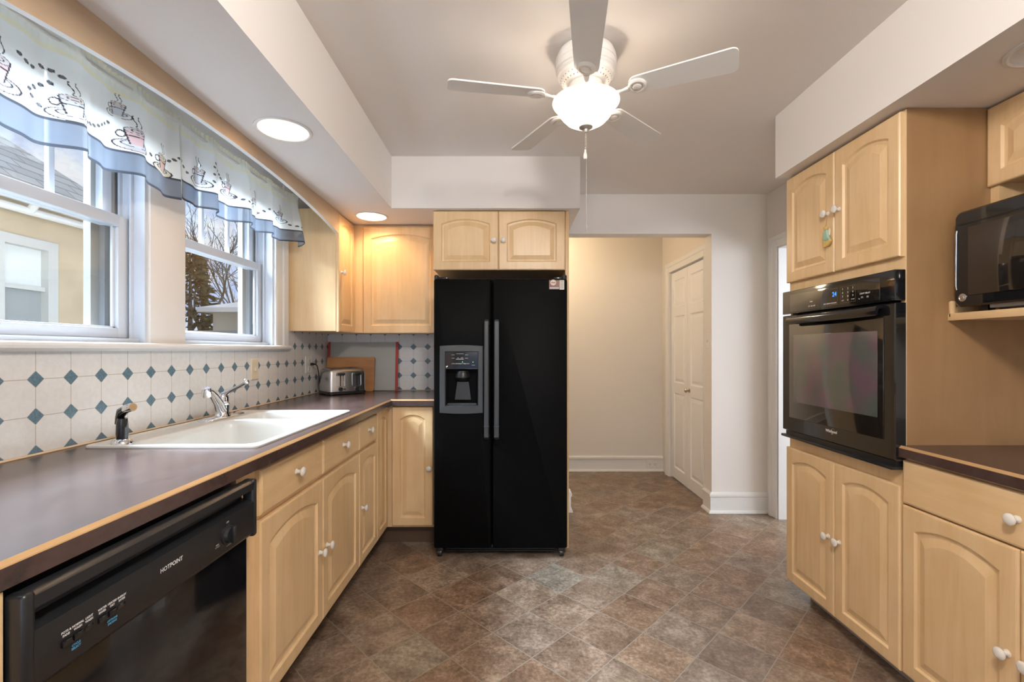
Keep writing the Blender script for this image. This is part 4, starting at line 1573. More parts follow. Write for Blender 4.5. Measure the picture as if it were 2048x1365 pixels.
mb.loops([rect_loop(bx0, bx1, bz0, bz1, YF + 0.001, True), rect_loop(bx0 + 0.003, bx1 - 0.003, bz0 + 0.003, bz1 - 0.003, YF - 0.010, True),
          rect_loop(DHX0 + 0.001, DHX1 - 0.001, DHZ0 + 0.001, DHZ1 - 0.001, YF - 0.012, False), rect_loop(DHX0 + 0.005, DHX1 - 0.005, DHZ0 + 0.005, DHZ1 - 0.005, YF - 0.004, False),
          rect_loop(DHX0 + 0.005, DHX1 - 0.005, DHZ0 + 0.005, DHZ1 - 0.005, YF + 0.020, False)], 0, False, False)
dp = obj('dispenser_bezel', mb, grey_satin, ld, ang=30)
mb = MB()
zc0 = 1.112
vs_ = [(DHX0 + 0.005, YF + 0.000, zc0), (DHX1 - 0.005, YF + 0.000, zc0), (DHX1 - 0.005, YF - 0.006, DHZ1 - 0.005), (DHX0 + 0.005, YF - 0.006, DHZ1 - 0.005)]
mb.loops([vs_, [(x, YF + 0.03, z) for x, y, z in vs_]])
mb.box(DHX0 + 0.006, DHX1 - 0.006, YF - 0.002, YF + 0.010, zc0 - 0.004, zc0)
obj('control_panel', mb, black_gloss, ld)
Ux = (1, 0, 0)
Vp = Vector((0, -0.06, 1)).normalized()


def cp(x, z):
    return (x, YF - 0.0012 - 0.006 * (z - zc0) / (DHZ1 - 0.005 - zc0), z)


tx = MB()


def bar(x0, x1, z, h=0.0016, mi=0):
    a, b = cp(x0, z), cp(x1, z)
    tx.add([a, b, (b[0], b[1], b[2] + h), (a[0], a[1], a[2] + h)], [(0, 1, 2, 3)], mi)


bar(-0.312, -0.270, 1.196)
bar(-0.313, -0.269, 1.164, 0.003)
for z in (1.189, 1.170):
    bar(-0.340, -0.322, z)
    bar(-0.261, -0.243, z)
bar(-0.306, -0.298, 1.172)
bar(-0.285, -0.272, 1.172)
for x, w_ in ((-0.331, 'ICE'), (-0.303, 'CRUSH'), (-0.275, 'WATER'), (-0.250, 'LOCK')):
    tx.join(text_mb('(' + w_ + ')', 0.0085, cp(x, 1.139), Ux, Vp))
bar(-0.224, -0.204, 1.130)
obj('panel_markings', tx, print_white, ld, recalc=False)
for q_ in ((-0.276, 1.149), (-0.215, 1.148)):
    obj('indicator_light', MB().ball(cp(*q_), 0.0026, 0, 8), led_green, ld)
obj('maker_badge', MB().lathe([(0.006, 0), (0.006, 0.0015), (0.0045, 0.002), (0.003, 0.0012), (0.001, 0.002)], cp(-0.368, 1.121), (0, -1, 0), 20), chrome, ld)['label'] = 'tiny round chrome badge'
mb = MB()
mb.lathe([(0.012, 0.0), (0.034, -0.006), (0.043, -0.025), (0.044, -0.045), (0.034, -0.058), (0.015, -0.064), (0.001, -0.065)], (-0.278, YF + 0.036, 1.102), (0, 0, 1), 28)
obj('ice_chute', mb, black_satin, ld)
mb = MB().loops([[(-0.312, YF + 0.058, 1.03), (-0.244, YF + 0.058, 1.03), (-0.230, YF + 0.055, 0.925), (-0.326, YF + 0.055, 0.925)], [(-0.312, YF + 0.048, 1.03), (-0.244, YF + 0.048, 1.03), (-0.230, YF + 0.040, 0.925), (-0.326, YF + 0.040, 0.925)]])
obj('paddle', mb, black_satin, ld)
obj('drip_tray', MB().box(DHX0 + 0.012, DHX1 - 0.012, YF - 0.002, YF + 0.055, 0.8985, 0.906, 0.002), grey_satin, ld)
# sticker
mb = MB()
sx0, sx1, sz0, sz1 = 0.2275, 0.316, 1.572, 1.625
mb.box(sx0, sx1, YF - 0.0008, YF, sz0, sz1, 0, 0)
yq = YF - 0.0012
mb.box(sx0 + 0.061, sx1 - 0.001, yq, YF, sz0 - 0.002, sz1, 0, 1)
mb.lathe([(0.017, 0), (0.017, 0.0006), (0.001, 0.0007)], (sx0 + 0.024, yq + 0.0004, sz1 - 0.014), (0, -1, 0), 20, 1)
mb.box(sx0 + 0.003, sx0 + 0.057, yq, YF, sz0 + 0.003, sz0 + 0.012, 0, 3)
mb.box(sx0 + 0.005, sx0 + 0.038, yq, YF, sz0 + 0.016, sz0 + 0.024, 0, 2)
mb.box(sx0 + 0.012, sx0 + 0.036, yq - 0.0008, YF, sz1 - 0.0165, sz1 - 0.0115, 0, 2)
for k in range(5):
    mb.box(sx0 + 0.066, sx1 - 0.006 - 0.003 * (k % 2), yq - 0.0003, YF, sz1 - 0.010 - k * 0.009, sz1 - 0.007 - k * 0.009, 0, 5)
obj('sticker', mb, [simple('sticker_brown', (0.30, 0.16, 0.12), 0.5), simple('sticker_white', (0.66, 0.64, 0.58), 0.5), simple('sticker_red', (0.40, 0.10, 0.07), 0.5), simple('sticker_blue', (0.50, 0.56, 0.68), 0.5), print_white, simple('sticker_grey', (0.35, 0.35, 0.33), 0.6)], rd)['label'] = 'small red and white service sticker'
for x0_, x1_ in ((fx0 - 0.001, fx0 + 0.075), (fx1 - 0.075, fx1 + 0.001)):
    mb = MB()
    mb.box(x0_, x1_, YF + 0.055, YF + 0.16, 1.640, 1.652, 0.003)
    xe = fx0 + 0.012 if x0_ < 0 else fx1 - 0.012
    mb.lathe([(0.013, 0), (0.013, 0.022), (0.009, 0.027), (0.001, 0.027)], (xe, YF + 0.03, 1.632), (0, 0, 1), 16)
    mb.box(xe - 0.012, xe + 0.012, YF + 0.03, YF + 0.07, 1.638, 1.655, 0.003)
    obj('hinge_cover', mb, black_gloss, fg)
mb = MB()
mb.box(fx0 + 0.06, fx1 - 0.06, YF + 0.070, YF + 0.09, 0.018, 0.058, 0.003)
for k in range(3):
    mb.box(fx0 + 0.07, fx1 - 0.07, YF + 0.062, YF + 0.072, 0.022 + k * 0.012, 0.027 + k * 0.012)
obj('toe_grille', mb, black_satin, fg)
for x in (fx0 + 0.030, fx1 - 0.030):
    mb = MB().box(x - 0.020, x + 0.020, YF + 0.03, YF + 0.085, 0.026, 0.058, 0.004)
    mb.lathe([(0.020, -0.013), (0.021, -0.010), (0.021, 0.010), (0.020, 0.013)], (x, YF + 0.045, 0.0212), (1, 0, 0), 20)
    obj('roller_foot', mb, black_satin, fg)

# ------------------------------------------------------------------ oven tower
TY0, TY1 = 1.637, 2.3125
XTF = 1.400          # face frame; doors stand 20 mm proud
tw = thing('oven_cabinet', 'tall maple cabinet built around the wall oven', 'cabinet', (1.66, 1.975, 0))
mb = MB()
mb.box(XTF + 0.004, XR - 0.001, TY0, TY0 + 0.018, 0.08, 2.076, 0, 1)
mb.box(XTF + 0.004, XR - 0.001, TY1 - 0.018, TY1, 0.08, 2.076, 0, 0)
mb.box(XTF, XTF + 0.004, TY0, TY0 + 0.018, 0.08, 2.072, 0, 0)
mb.box(XTF, XTF + 0.020, TY0 + 0.018, TY1, 0.08, 0.822, 0, 0)
mb.box(XTF, XTF + 0.020, TY0 + 0.018, TY1, 1.488, 2.072, 0, 0)
mb.box(XTF + 0.020, XR - 0.001, TY0 + 0.018, TY1 - 0.018, 2.055, 2.072, 0, 0)
mb.box(XTF + 0.020, XR - 0.001, TY0 + 0.018, TY1 - 0.018, 0.06, 0.08, 0, 0)
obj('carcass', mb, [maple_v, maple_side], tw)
obj('toe_kick', MB().box(1.47, XR - 0.001, TY0 + 0.001, TY1 - 0.05, 0.0, 0.0795), toe_grey, tw)


def face_R(x, y, z):
    return Face((x, y, z), (0, -1, 0), (-1, 0, 0))


ym_ = 1.971
for (z0_, hh, kz, kys, st) in ((0.080, 0.658, 0.412, (2.005, 1.938), 0.050), (1.552, 0.514, 1.810, (2.008, 1.940), 0.050)):
    d = obj('door', panel_door(face_R(XTF, 2.3115, z0_), 2.3115 - ym_ - 0.002, hh, stile=st, arch=0.028), maple_v, tw)
    knob(d, (XTF - 0.02, kys[0], kz), (-1, 0, 0))
    if z0_ > 1:
        KN = (XTF - 0.032, kys[0], kz)
    d = obj('door', panel_door(face_R(XTF, ym_ - 0.002, z0_), ym_ - 0.002 - 1.640, hh, stile=st, arch=0.028), maple_v, tw)
    knob(d, (XTF - 0.02, kys[1], kz), (-1, 0, 0))

# wall oven
ov = thing('wall_oven', 'black built in wall oven with handle bar and glass door', 'oven', (1.62, 1.97, 0.80))
OY0, OY1 = 1.634, 2.308
XO = 1.360
obj('oven_box', MB().box(XTF + 0.021, 1.88, TY0 + 0.03, TY1 - 0.03, 0.83, 1.48), black_matt, ov)
mb = MB().box(XO, XTF - 0.001, OY0, OY1, 1.394, 1.505, 0.003)
cpn = obj('control_panel', mb, black_gloss, ov)
tx = MB()
Um = (0, -1, 0)


def oy(px):      # face depth from the photo column
    return 925 * XO / (px - 1020)


xq = XO - 0.0008
mb = MB().box(XO - 0.0012, XO + 0.002, 1.700, 2.245, 1.402, 1.486, 0.0008)
obj('glass_fascia', mb, brown_gloss, cpn)
xq = XO - 0.0018


def quad_frame(mbx, y0, y1, z0, z1, w=0.0012, mi=0):
    for a in ((y0, y1, z0, z0 + w), (y0, y1, z1 - w, z1), (y0, y0 + w, z0, z1), (y1 - w, y1, z0, z1)):
        mbx.add([(xq, a[0], a[2]), (xq, a[1], a[2]), (xq, a[1], a[3]), (xq, a[0], a[3])], [(0, 1, 2, 3)], mi)


brown_print = simple('brown_print', (0.16, 0.11, 0.07), 0.5)
for n_, a_, b_, c_ in (('display_border', 1676, 1646, 1.409), ('keypad_border', 1712, 1681.5, 1.411)):
    fb = MB()
    quad_frame(fb, oy(a_), oy(b_), c_, 1.477)
    obj(n_, fb, brown_print, cpn, recalc=False)
kp = tx
for k, ch in enumerate('123456789'):
    r_, c_ = divmod(k, 3)
    tx.join(text_mb(ch, 0.011, (xq, oy((1686, 1696.5, 1706.5)[c_]), 1.467 - r_ * 0.0155), Um, Vz, bold=0.0002))
tx.join(text_mb('0', 0.011, (xq, oy(1696.5), 1.4205), Um, Vz, bold=0.0002))
tx.join(text_mb('OFF', 0.0075, (xq, oy(1686), 1.4205), Um, Vz))
tx.join(text_mb('START', 0.0065, (xq, oy(1706.5), 1.4215), Um, Vz))
obj('keypad_digits', kp, print_white, cpn, recalc=False)
tx = MB()
for px_, w_ in ((1650.5, 'BAKE'), (1657, 'BROIL'), (1663.5, 'WARM'), (1670, 'CLEAN')):
    tx.join(text_mb(w_, 0.0068, (xq, oy(px_), 1.4165), Um, Vz, bold=0.0002))
obj('mode_lettering', tx, print_white, cpn, recalc=False)
for nm_, grp in (('timer_lettering', ((1623, 1.437, 'TIMER'), (1619, 1.417, 'SET'), (1624, 1.417, 'ON'), (1629, 1.417, 'OFF'))), ('light_lettering', ((1725, 1.437, 'LIGHT'), (1736, 1.437, 'DELAY'), (1719, 1.418, '^v'), (1725, 1.423, '(>)'), (1736, 1.423, '(o)')))):
    tx = MB()
    for px_, z_, w_ in grp:
        tx.join(text_mb(w_, 0.0085, (xq, oy(px_), z_), Um, Vz, bold=0.0002))
    obj(nm_, tx, print_white, cpn, recalc=False)
obj('clock_digits', text_mb('24', 0.026, (xq, oy(1669.5), 1.452), Um, Vz, bold=0.0006), led_blue, cpn, recalc=False)
# door with window
mb = MB()
Z0d, Z1d = 0.826, 1.387


def yl(y0, y1, z0, z1, x):
    return [(x, y1, z0), (x, y0, z0), (x, y0, z1), (x, y1, z1)]


mb.loops([yl(OY0, OY1, Z0d, Z1d, XTF - 0.001), yl(OY0, OY1, Z0d, Z1d, XO + 0.004), yl(OY0 + 0.004, OY1 - 0.004, Z0d + 0.004, Z1d - 0.004, XO)])
od = obj('oven_door', mb, black_gloss, ov)
mb = MB().box(XO - 0.0025, XO + 0.002, 1.682, 2.250, 0.893, 1.342, 0.0018)
obj('door_glass', mb, brown_gloss, od)
mb = MB().box(XO - 0.0032, XO, 1.709, 2.215, 0.970, 1.290, 0.0004)
obj('oven_window', mb, ow, od)
mb = MB()
pr = [(XO + 0.001, 1.384), (XO - 0.014, 1.383), (XO - 0.022, 1.378), (XO - 0.026, 1.370), (XO - 0.027, 1.350), (XO - 0.024, 1.345), (XO - 0.019, 1.347), (XO - 0.016, 1.364), (XO - 0.012, 1.371), (XO + 0.001, 1.372)]
ys_ = [1.688, 1.72, 1.82, 1.965, 2.11, 2.20, 2.236]
lo = []
for y in ys_:
    q = 1 - ((y - 1.965) / 0.281) ** 2
    lo.append([(x - (0.006 * q if x < XO - 0.011 else 0), y, z - 0.004 * q) for x, z in pr])
mb.loops(lo, 0, True, True, True)
obj('handle', mb, black_gloss, od, ang=60)
tx = text_mb('Whirlpool', 0.0165, (XO - 0.0006, 1.958, 0.874), Um, Vz, bold=0.0005, shear=0.08)
n = 24
rg = []
for rr_ in (1.0, 0.94):
    rg.append([(XO - 0.0005, 1.950 - 0.010 * math.cos(2 * PI * k / n) * rr_ - 0.003 * math.sin(2 * PI * k / n), 0.875 + 0.013 * math.sin(2 * PI * k / n) * rr_) for k in range(n)])
t2 = MB()
t2.loops(rg, 1, False, False)
tx.join(t2)
obj('maker_lettering', tx, [print_white, gold_paint], od, recalc=False)
mb = MB().box(XO - 0.010, XTF - 0.001, OY0 + 0.002, OY1 - 0.004, 0.794, 0.806, 0.002)
mb.box(XO + 0.012, XTF - 0.001, OY0 + 0.010, OY1 - 0.010, 0.806, 0.824)
obj('vent_trim', mb, black_satin, ov)

# angel ornament hanging from the upper oven cabinet knob
kx, ky, kz = KN
ax_ = kx - 0.001
an = thing('hanging_ornament', 'small pale green and gold angel ornament hanging from a cabinet knob', 'ornament', (ax_, ky, kz - 0.16))
obj('cord', MB().tube([(kx + 0.008, ky, kz - 0.007), (kx + 0.006, ky - 0.001, kz - 0.03), (ax_ + 0.004, ky - 0.002, kz - 0.055)], 0.0009, 6), board_wood, an)


def blob(pts, th, x):
    """flat cut-out with real thickness and a rounded rim: outline in (y,z)"""
    c0 = (sum(p[0] for p in pts) / len(pts), sum(p[1] for p in pts) / len(pts))
    mbx = MB()
    lo = []
    for d, s_ in ((th, 0.55), (th * 0.85, 0.85), (th * 0.4, 0.98), (0, 1.0), (-th * 0.4, 0.98), (-th * 0.85, 0.85), (-th, 0.55)):
        lo.append([(x + d, ky + c0[0] + (p[0] - c0[0]) * s_, kz + c0[1] + (p[1] - c0[1]) * s_) for p in pts])
    mbx.loops(lo, 0, True, True, True)
    return mbx


obj('head', MB().ball((ax_ + 0.002, ky - 0.002, kz - 0.063), 0.0088, 0, 14), gold_paint, an)
obj('gown', blob([(0.006, -0.070), (-0.010, -0.070), (-0.013, -0.085), (-0.020, -0.104), (-0.030, -0.118), (-0.012, -0.122), (0.012, -0.118), (0.013, -0.095)], 0.006, ax_ + 0.003), teal_paint, an)
obj('wing', blob([(0.004, -0.068), (0.018, -0.064), (0.022, -0.076), (0.017, -0.095), (0.010, -0.088)], 0.003, ax_ + 0.009), cream_paint, an)
obj('wing', blob([(-0.008, -0.068), (-0.018, -0.066), (-0.022, -0.080), (-0.017, -0.098), (-0.010, -0.084)], 0.003, ax_ + 0.009), cream_paint, an)
obj('hem', blob([(0.012, -0.116), (-0.012, -0.120), (-0.031, -0.116), (-0.036, -0.124), (-0.026, -0.138), (-0.008, -0.146), (0.008, -0.146)], 0.0065, ax_ + 0.003), gold_paint, an)

# ------------------------------------------------------------------ base and wall units beside the oven tower
BY1 = TY0 - 0.001
c = thing('base_cabinet', 'maple base cabinet with wide drawer under the short worktop beside the oven', 'cabinet', (1.66, 1.26, 0))
XRB = 1.405
obj('carcass', MB().box(XRB, XR - 0.001, 0.885, BY1, 0.08, 0.843), maple_v, c)
obj('toe_kick', MB().box(1.47, XR - 0.001, 0.885, BY1, 0.0, 0.0795), toe_grey, c)
f = obj('drawer_front', slab_front(face_R(XRB, BY1 - 0.001, 0.679), 0.746, 0.152), maple_h, c)
knob(f, (XRB - 0.02, 1.262, 0.757), (-1, 0, 0))
d = obj('door', panel_door(face_R(XRB, BY1 - 0.001, 0.080), 0.374, 0.594, stile=0.051, arch=0.032), maple_v, c)
knob(d, (XRB - 0.02, 1.288, 0.374), (-1, 0, 0))
d = obj('door', panel_door(face_R(XRB, 1.257, 0.080), 0.370, 0.594, stile=0.051, arch=0.032), maple_v, c)
knob(d, (XRB - 0.02, 1.228, 0.374), (-1, 0, 0))

w2 = thing('worktop', 'short dark slate laminate worktop beside the oven cabinet', 'worktop', (1.66, 1.26, 0.843))
RX = 1.373
obj('worktop_slab', MB().box(RX + ex, XR - 0.001, 0.875, BY1, 0.8432, 0.882), laminate, w2)
e1, e2 = MB(), MB()
for tgt, pf in ((e1, edge_prof(0.882, 0.039)), (e2, band_prof(0.882, 0.0388))):
    tgt.loops([[(RX + i, BY1, z) for i, z in pf], [(RX + i, 0.875, z) for i, z in pf]])
obj('wood_edge', e1, edge_wood, w2)['label'] = 'tan wooden edge strip'
obj('edge_band', e2, laminate, w2)

c = thing('microwave_cabinet', 'maple wall cabinet with an open microwave shelf beside the oven cabinet', 'cabinet', (1.80, 1.26, 1.32))
XW = 1.704
mb = MB()
mb.box(XW, XR - 0.001, 0.90, BY1, 1.800, 2.074)
mb.box(XW - 0.004, XR - 0.001, BY1 - 0.030, BY1, 1.35, 1.800)
mb.box(XW - 0.004, XR - 0.001, 0.90, 0.93, 1.35, 1.800)
mb.box(XR - 0.012, XR - 0.001, 0.93, BY1 - 0.03, 1.35, 1.80)
obj('carcass', mb, maple_v, c)
mb = MB()
mb.box(1.566, XR - 0.012, 0.93, BY1 - 0.001, 1.324, 1.342)
mb.box(1.548, 1.566, 0.93, BY1, 1.322, 1.348, 0.002)
mb.box(1.566, 1.70, BY1 - 0.016, BY1, 1.342, 1.372, 0.003)
mb.box(1.548, 1.568, BY1 - 0.016, BY1, 1.330, 1.392, 0.006)
obj('shelf', mb, maple_h, c)
d = obj('door', panel_door(face_R(XW, BY1 - 0.001, 1.794), 0.365, 0.276, stile=0.050, arch=0.030), maple_v, c)
knob(d, (XW - 0.02, 1.295, 1.85), (-1, 0, 0))
d = obj('door', panel_door(face_R(XW, 1.267, 1.794), 0.365, 0.276, stile=0.050, arch=0.030), maple_v, c)
knob(d, (XW - 0.02, 1.24, 1.85), (-1, 0, 0))

# microwave
mw = thing('microwave', 'black microwave oven standing on the open maple shelf', 'microwave', (1.70, 1.34, 1.343))
MY0, MY1, MZ0, MZ1 = 1.075, 1.600, 1.366, 1.690
XM = 1.536
obj('case', MB().box(XM + 0.035, 1.905, MY0 + 0.005, MY1 - 0.005, MZ0 + 0.004, MZ1 - 0.012, 0.006), black_matt, mw)


def rrect_yz(y0, y1, z0, z1, r, x, k=6):
    pts = []
    for cy_, cz_, a0 in ((y1 - r, z1 - r, 0), (y0 + r, z1 - r, 90), (y0 + r, z0 + r, 180), (y1 - r, z0 + r, 270)):
        for i in range(k):
            a = R(a0 + 90 * i / (k - 1))
            pts.append((x, cy_ + r * math.cos(a), cz_ + r * math.sin(a)))
    return pts


mb = MB().loops([rrect_yz(MY0, MY1, MZ0, MZ1, 0.022, XM + 0.035), rrect_yz(MY0, MY1, MZ0, MZ1, 0.022, XM + 0.006), rrect_yz(MY0 + 0.006, MY1 - 0.006, MZ0 + 0.006, MZ1 - 0.006, 0.018, XM)], 0, True, True, True)
md = obj('front_panel', mb, black_gloss, mw, ang=30)
obj('door_window', MB().box(XM - 0.004, XM + 0.002, 1.13, 1.548, 1.402, 1.632, 0.003), brown_gloss, md)
obj('top_vent_gap', MB().box(XM - 0.0012, XM + 0.002, 1.09, 1.585, 1.643, 1.647), black_matt, md)
obj('side_trim', MB().tube([(XM - 0.001, 1.588, 1.425), (XM - 0.002, 1.590, 1.44), (XM - 0.002, 1.590, 1.615), (XM - 0.001, 1.588, 1.628)], 0.0028, 8), chrome, md)['label'] = 'thin bright trim strip'
mb = MB().lathe([(0.0135, 0), (0.0135, 0.002), (0.011, 0.0026), (0.010, 0.0016), (0.0075, 0.0016), (0.006, 0.0026), (0.001, 0.003)], (XM, 1.569, 1.397), (-1, 0, 0), 28)
obj('round_badge', mb, steel, md)['label'] = 'round silver badge'
obj('light_lens', MB().box(XM + 0.05, XM + 0.20, 1.15, 1.53, MZ0 - 0.008, MZ0 + 0.004, 0.002), plate_white, mw)
for y in (1.12, 1.56):
    obj('foot', MB().box(1.60, 1.625, y - 0.012, y + 0.012, 1.3425, MZ0 + 0.006), black_satin, mw)
    obj('foot', MB().box(1.86, 1.885, y - 0.012, y + 0.012, 1.3425, MZ0 + 0.006), black_satin, mw)

# ------------------------------------------------------------------ things on the corner worktop
# glass board
gb = thing('glass_chopping_board', 'large frosted glass chopping board with red ends leaning on the corner tiles', 'chopping board', (-1.09, 3.43, Z_CT))


def lean_box(mbx, x0, x1, z0, z1, t, ybot, ytop, H, mi=0, r=0.0):
    """slab leaning back: front face from ybot at the worktop to ytop at height H"""
    sl = (ytop - ybot) / H
    pts = []
    if r > 0:
        base = rrect_xz(x0, x1, z0, z1, r, 0.0)
    else:
        base = [(x0, 0, z0), (x1, 0, z0), (x1, 0, z1), (x0, 0, z1)]
    fr_ = [(x, ybot + z * sl, Z_CT + z) for x, _, z in base]
    bk_ = [(x, y + t, z) for x, y, z in fr_]
    mbx.loops([bk_, fr_], mi)


mb = MB()
lean_box(mb, -1.345, -0.845, 0.003, 0.360, 0.006, 3.425, 3.452, 0.36)
obj('glass_slab', mb, frosted, gb)
for x0_, x1_ in ((-1.356, -1.338), (-0.852, -0.832)):
    mb = MB()
    lean_box(mb, x0_, x1_, 0.0005, 0.363, 0.010, 3.422, 3.4495, 0.363, 0, 0.006)
    obj('red_grip', mb, red_plastic, gb)['label'] = 'red rubber grip'
mb = MB()
lean_box(mb, -1.350, -0.998, 0.0005, 0.250, 0.016, 3.385, 3.414, 0.25, 0, 0.014)
o = obj('wooden_chopping_board', mb, board_wood, origin=(-1.17, 3.40, Z_CT))
tag(o, 'small wooden chopping board between the toaster and the glass board', 'chopping board')

# toaster, turned into the corner
tr = thing('toaster', 'four slice stainless steel toaster in the worktop corner', 'toaster', (-1.16, 3.22, Z_CT))
ta = R(41)
TC = Vector((-1.192, 3.045, Z_CT))
MT = Matrix.Translation(TC) @ Matrix.Rotation(ta, 4, 'Z')
tw_, td_, th_ = 0.262, 0.215, 0.178


def tprof(z, ins):
    return rrect(ins, tw_ - ins, ins, td_ - ins, max(0.006, 0.026 - ins), z, 6)


mb = MB().loops([tprof(0.004, 0.002), tprof(0.006, 0.0), tprof(0.022, 0.0), tprof(0.024, 0.004)], 0, True, True, True).xf(MT)
obj('base', mb, black_satin, tr)
mb = MB().loops([tprof(0.024, 0.003), tprof(0.145, 0.006), tprof(0.163, 0.011), tprof(0.174, 0.020), tprof(th_, 0.034)], 0, True, True, True).xf(MT)
obj('body', mb, steel, tr, ang=50)
for k in range(4):
    xx = 0.052 + k * 0.046 + (0.018 if k > 1 else 0)
    mb = MB().box(xx - 0.010, xx + 0.010, 0.040, td_ - 0.040, th_ - 0.004, th_ + 0.0012).xf(MT)
    obj('slot', mb, black_matt, tr)
for xx in (0.078, 0.190):
    mb = MB().box(xx - 0.003, xx + 0.003, -0.0012 + 0.004, 0.012, 0.060, 0.150).xf(MT)
    tk = obj('lever_track', mb, black_matt, tr)
    obj('lever', MB().box(xx - 0.024, xx + 0.024, -0.018, 0.004, 0.134, 0.146, 0.004).xf(MT), black_satin, tr)
    mb = MB().lathe([(0.015, 0.0), (0.015, 0.004), (0.012, 0.016), (0.001, 0.017)], (xx, 0.005, 0.040), (0, -1, 0), 20).xf(MT)
    obj('browning_dial', mb, black_satin, tr)
    obj('button', MB().box(xx + 0.020, xx + 0.034, -0.002, 0.006, 0.034, 0.042, 0.001).xf(MT), black_satin, tr)
    n_ = 12
    l1 = rrect_xz(xx - 0.032, xx + 0.032, 0.055, 0.150, 0.012, 0.0)
    l2 = rrect_xz(xx - 0.030, xx + 0.030, 0.057, 0.148, 0.011, 0.0)
    mb = MB().loops([[(p[0], 0.0042, p[2]) for p in l1], [(p[0], 0.0015, p[2]) for p in l1], [(p[0], 0.0015, p[2]) for p in l2], [(p[0], 0.0042, p[2]) for p in l2]], 0, False, False).xf(MT)
    obj('trim_ring', mb, chrome, tr)
for fx_, fy_ in ((0.03, 0.03), (tw_ - 0.03, 0.03), (0.03, td_ - 0.03), (tw_ - 0.03, td_ - 0.03)):
    obj('foot', MB().lathe([(0.008, 0.0005), (0.008, 0.006)], (fx_, fy_, 0), (0, 0, 1), 12).xf(MT), black_satin, tr)
pw = [(-1.352, 3.140, 1.122), (-1.335, 3.140, 1.122), (-1.322, 3.150, 1.120), (-1.318, 3.165, 1.105), (-1.318, 3.185, 1.06), (-1.320, 3.20, 0.99), (-1.312, 3.215, 0.945), (-1.300, 3.222, 0.945)]
mb = MB().tube(pw, [0.010, 0.009, 0.0045, 0.0035, 0.0035, 0.0035, 0.0035, 0.0035], 8)
obj('power_cord', mb, cord_dark, tr)['label'] = 'black cord and plug'


# ------------------------------------------------------------------ switches and outlets
def wall_plate(name, label, cat, C, U, N, w, h, mat, kind):
    C, U, N = Vector(C), Vector(U), Vector(N)
    t = thing(name, label, cat, C)
    V = Vector((0, 0, 1))

    def q(a, b, d, ww, hh, mbx, mi=0):
        lo = []
        for dd, ins in ((0, 0), (d * 0.5, 0), (d, min(ww, hh) * 0.06)):
            lo.append([C + U * (a + sx_ * (ww / 2 - ins)) + V * (b + sz_ * (hh / 2 - ins)) + N * dd for sx_, sz_ in ((-1, -1), (1, -1), (1, 1), (-1, 1))])
        mbx.loops(lo, mi)
    mb = MB()
    q(0, 0, 0.005, w, h, mb)
    obj('cover_plate', mb, mat, t)
    if kind == 'switch':
        mb = MB()
        q(0, 0, 0.013, 0.010, 0.020, mb)
        obj('toggle', mb, mat, t)
    else:
        for s_ in (-1, 1):
            mb = MB()
            a, b = (0, s_ * 0.026) if kind == 'outlet' else (s_ * 0.026, 0)
            q(a, b, 0.0075, 0.032, 0.030, mb)
            so = obj('socket', mb, mat, t)
            mb = MB()
            for u_, v_, ww, hh in ((-0.007, 0.003, 0.0025, 0.010), (0.007, 0.003, 0.0025, 0.008), (0, -0.009, 0.005, 0.005)):
                c0 = C + U * (a + u_) + V * (b + v_) + N * 0.0078
                mb.add([c0 - U * ww / 2 - V * hh / 2, c0 + U * ww / 2 - V * hh / 2, c0 + U * ww / 2 + V * hh / 2, c0 - U * ww / 2 + V * hh / 2], [(0, 1, 2, 3)])
            obj('slots', mb, black_matt, so)
    return t


xt = XL + 0.0062
wall_plate('light_switch', 'cream light switch on the tiles behind the faucet', 'light switch', (xt, 2.466, 1.117), (0, 1, 0), (1, 0, 0), 0.072, 0.115, plate_cream, 'switch')
wall_plate('power_outlet', 'white double outlet on the tiles beside the toaster', 'outlet', (xt, 3.130, 1.119), (0, 1, 0), (1, 0, 0), 0.105, 0.115, plate_white, 'outlet')
wall_plate('light_switch', 'white light switch on the side of the passage opening', 'light switch', (1.513, 3.530, 1.287), (0, 1, 0), (-1, 0, 0), 0.072, 0.118, plate_white, 'switch')
wall_plate('power_outlet', 'cream double outlet set in the passage baseboard', 'outlet', (1.432, 4.663 - 0.0165, 0.072), (1, 0, 0), (0, -1, 0), 0.115, 0.072, plate_white, 'level_outlet')


# ------------------------------------------------------------------ recessed lights
def can_light(x, y, z, label, lit):
    t = thing('recessed_light', label, 'recessed light', (x, y, z), 'recessed ceiling lights')
    obj('trim_ring', MB().lathe([(0.094, 0.0), (0.105, -0.0005), (0.104, -0.004), (0.096, -0.006), (0.090, -0.003), (0.089, 0.004)], (x, y, z), (0, 0, 1), 48, 0, False, False), trim_white, t)
    obj('reflector', MB().lathe([(0.0895, 0.002), (0.088, 0.03), (0.080, 0.075), (0.070, 0.092)], (x, y, z), (0, 0, 1), 48, 0, False, False), can_inner, t)
    b = obj('bulb', MB().lathe([(0.071, 0.092), (0.060, 0.082), (0.040, 0.073), (0.020, 0.069), (0.001, 0.068)], (x, y, z), (0, 0, 1), 40, 0, False, True), lamp_glow if lit else plate_white, t)
    if lit:
        l = light('recessed_lamp', 'AREA', (x, y, z + 0.060), lit, (1.0, 0.66, 0.34), size=0.10)
    return t


can_light(*CANS[0], Z_SOF, 'lit recessed light in the soffit above the sink', 1.7)
can_light(*CANS[1], Z_SOF, 'lit recessed light in the soffit above the corner cabinets', 3.6)
can_light(*RCAN, 2.078, 'unlit recessed light in the soffit above the microwave', 0)

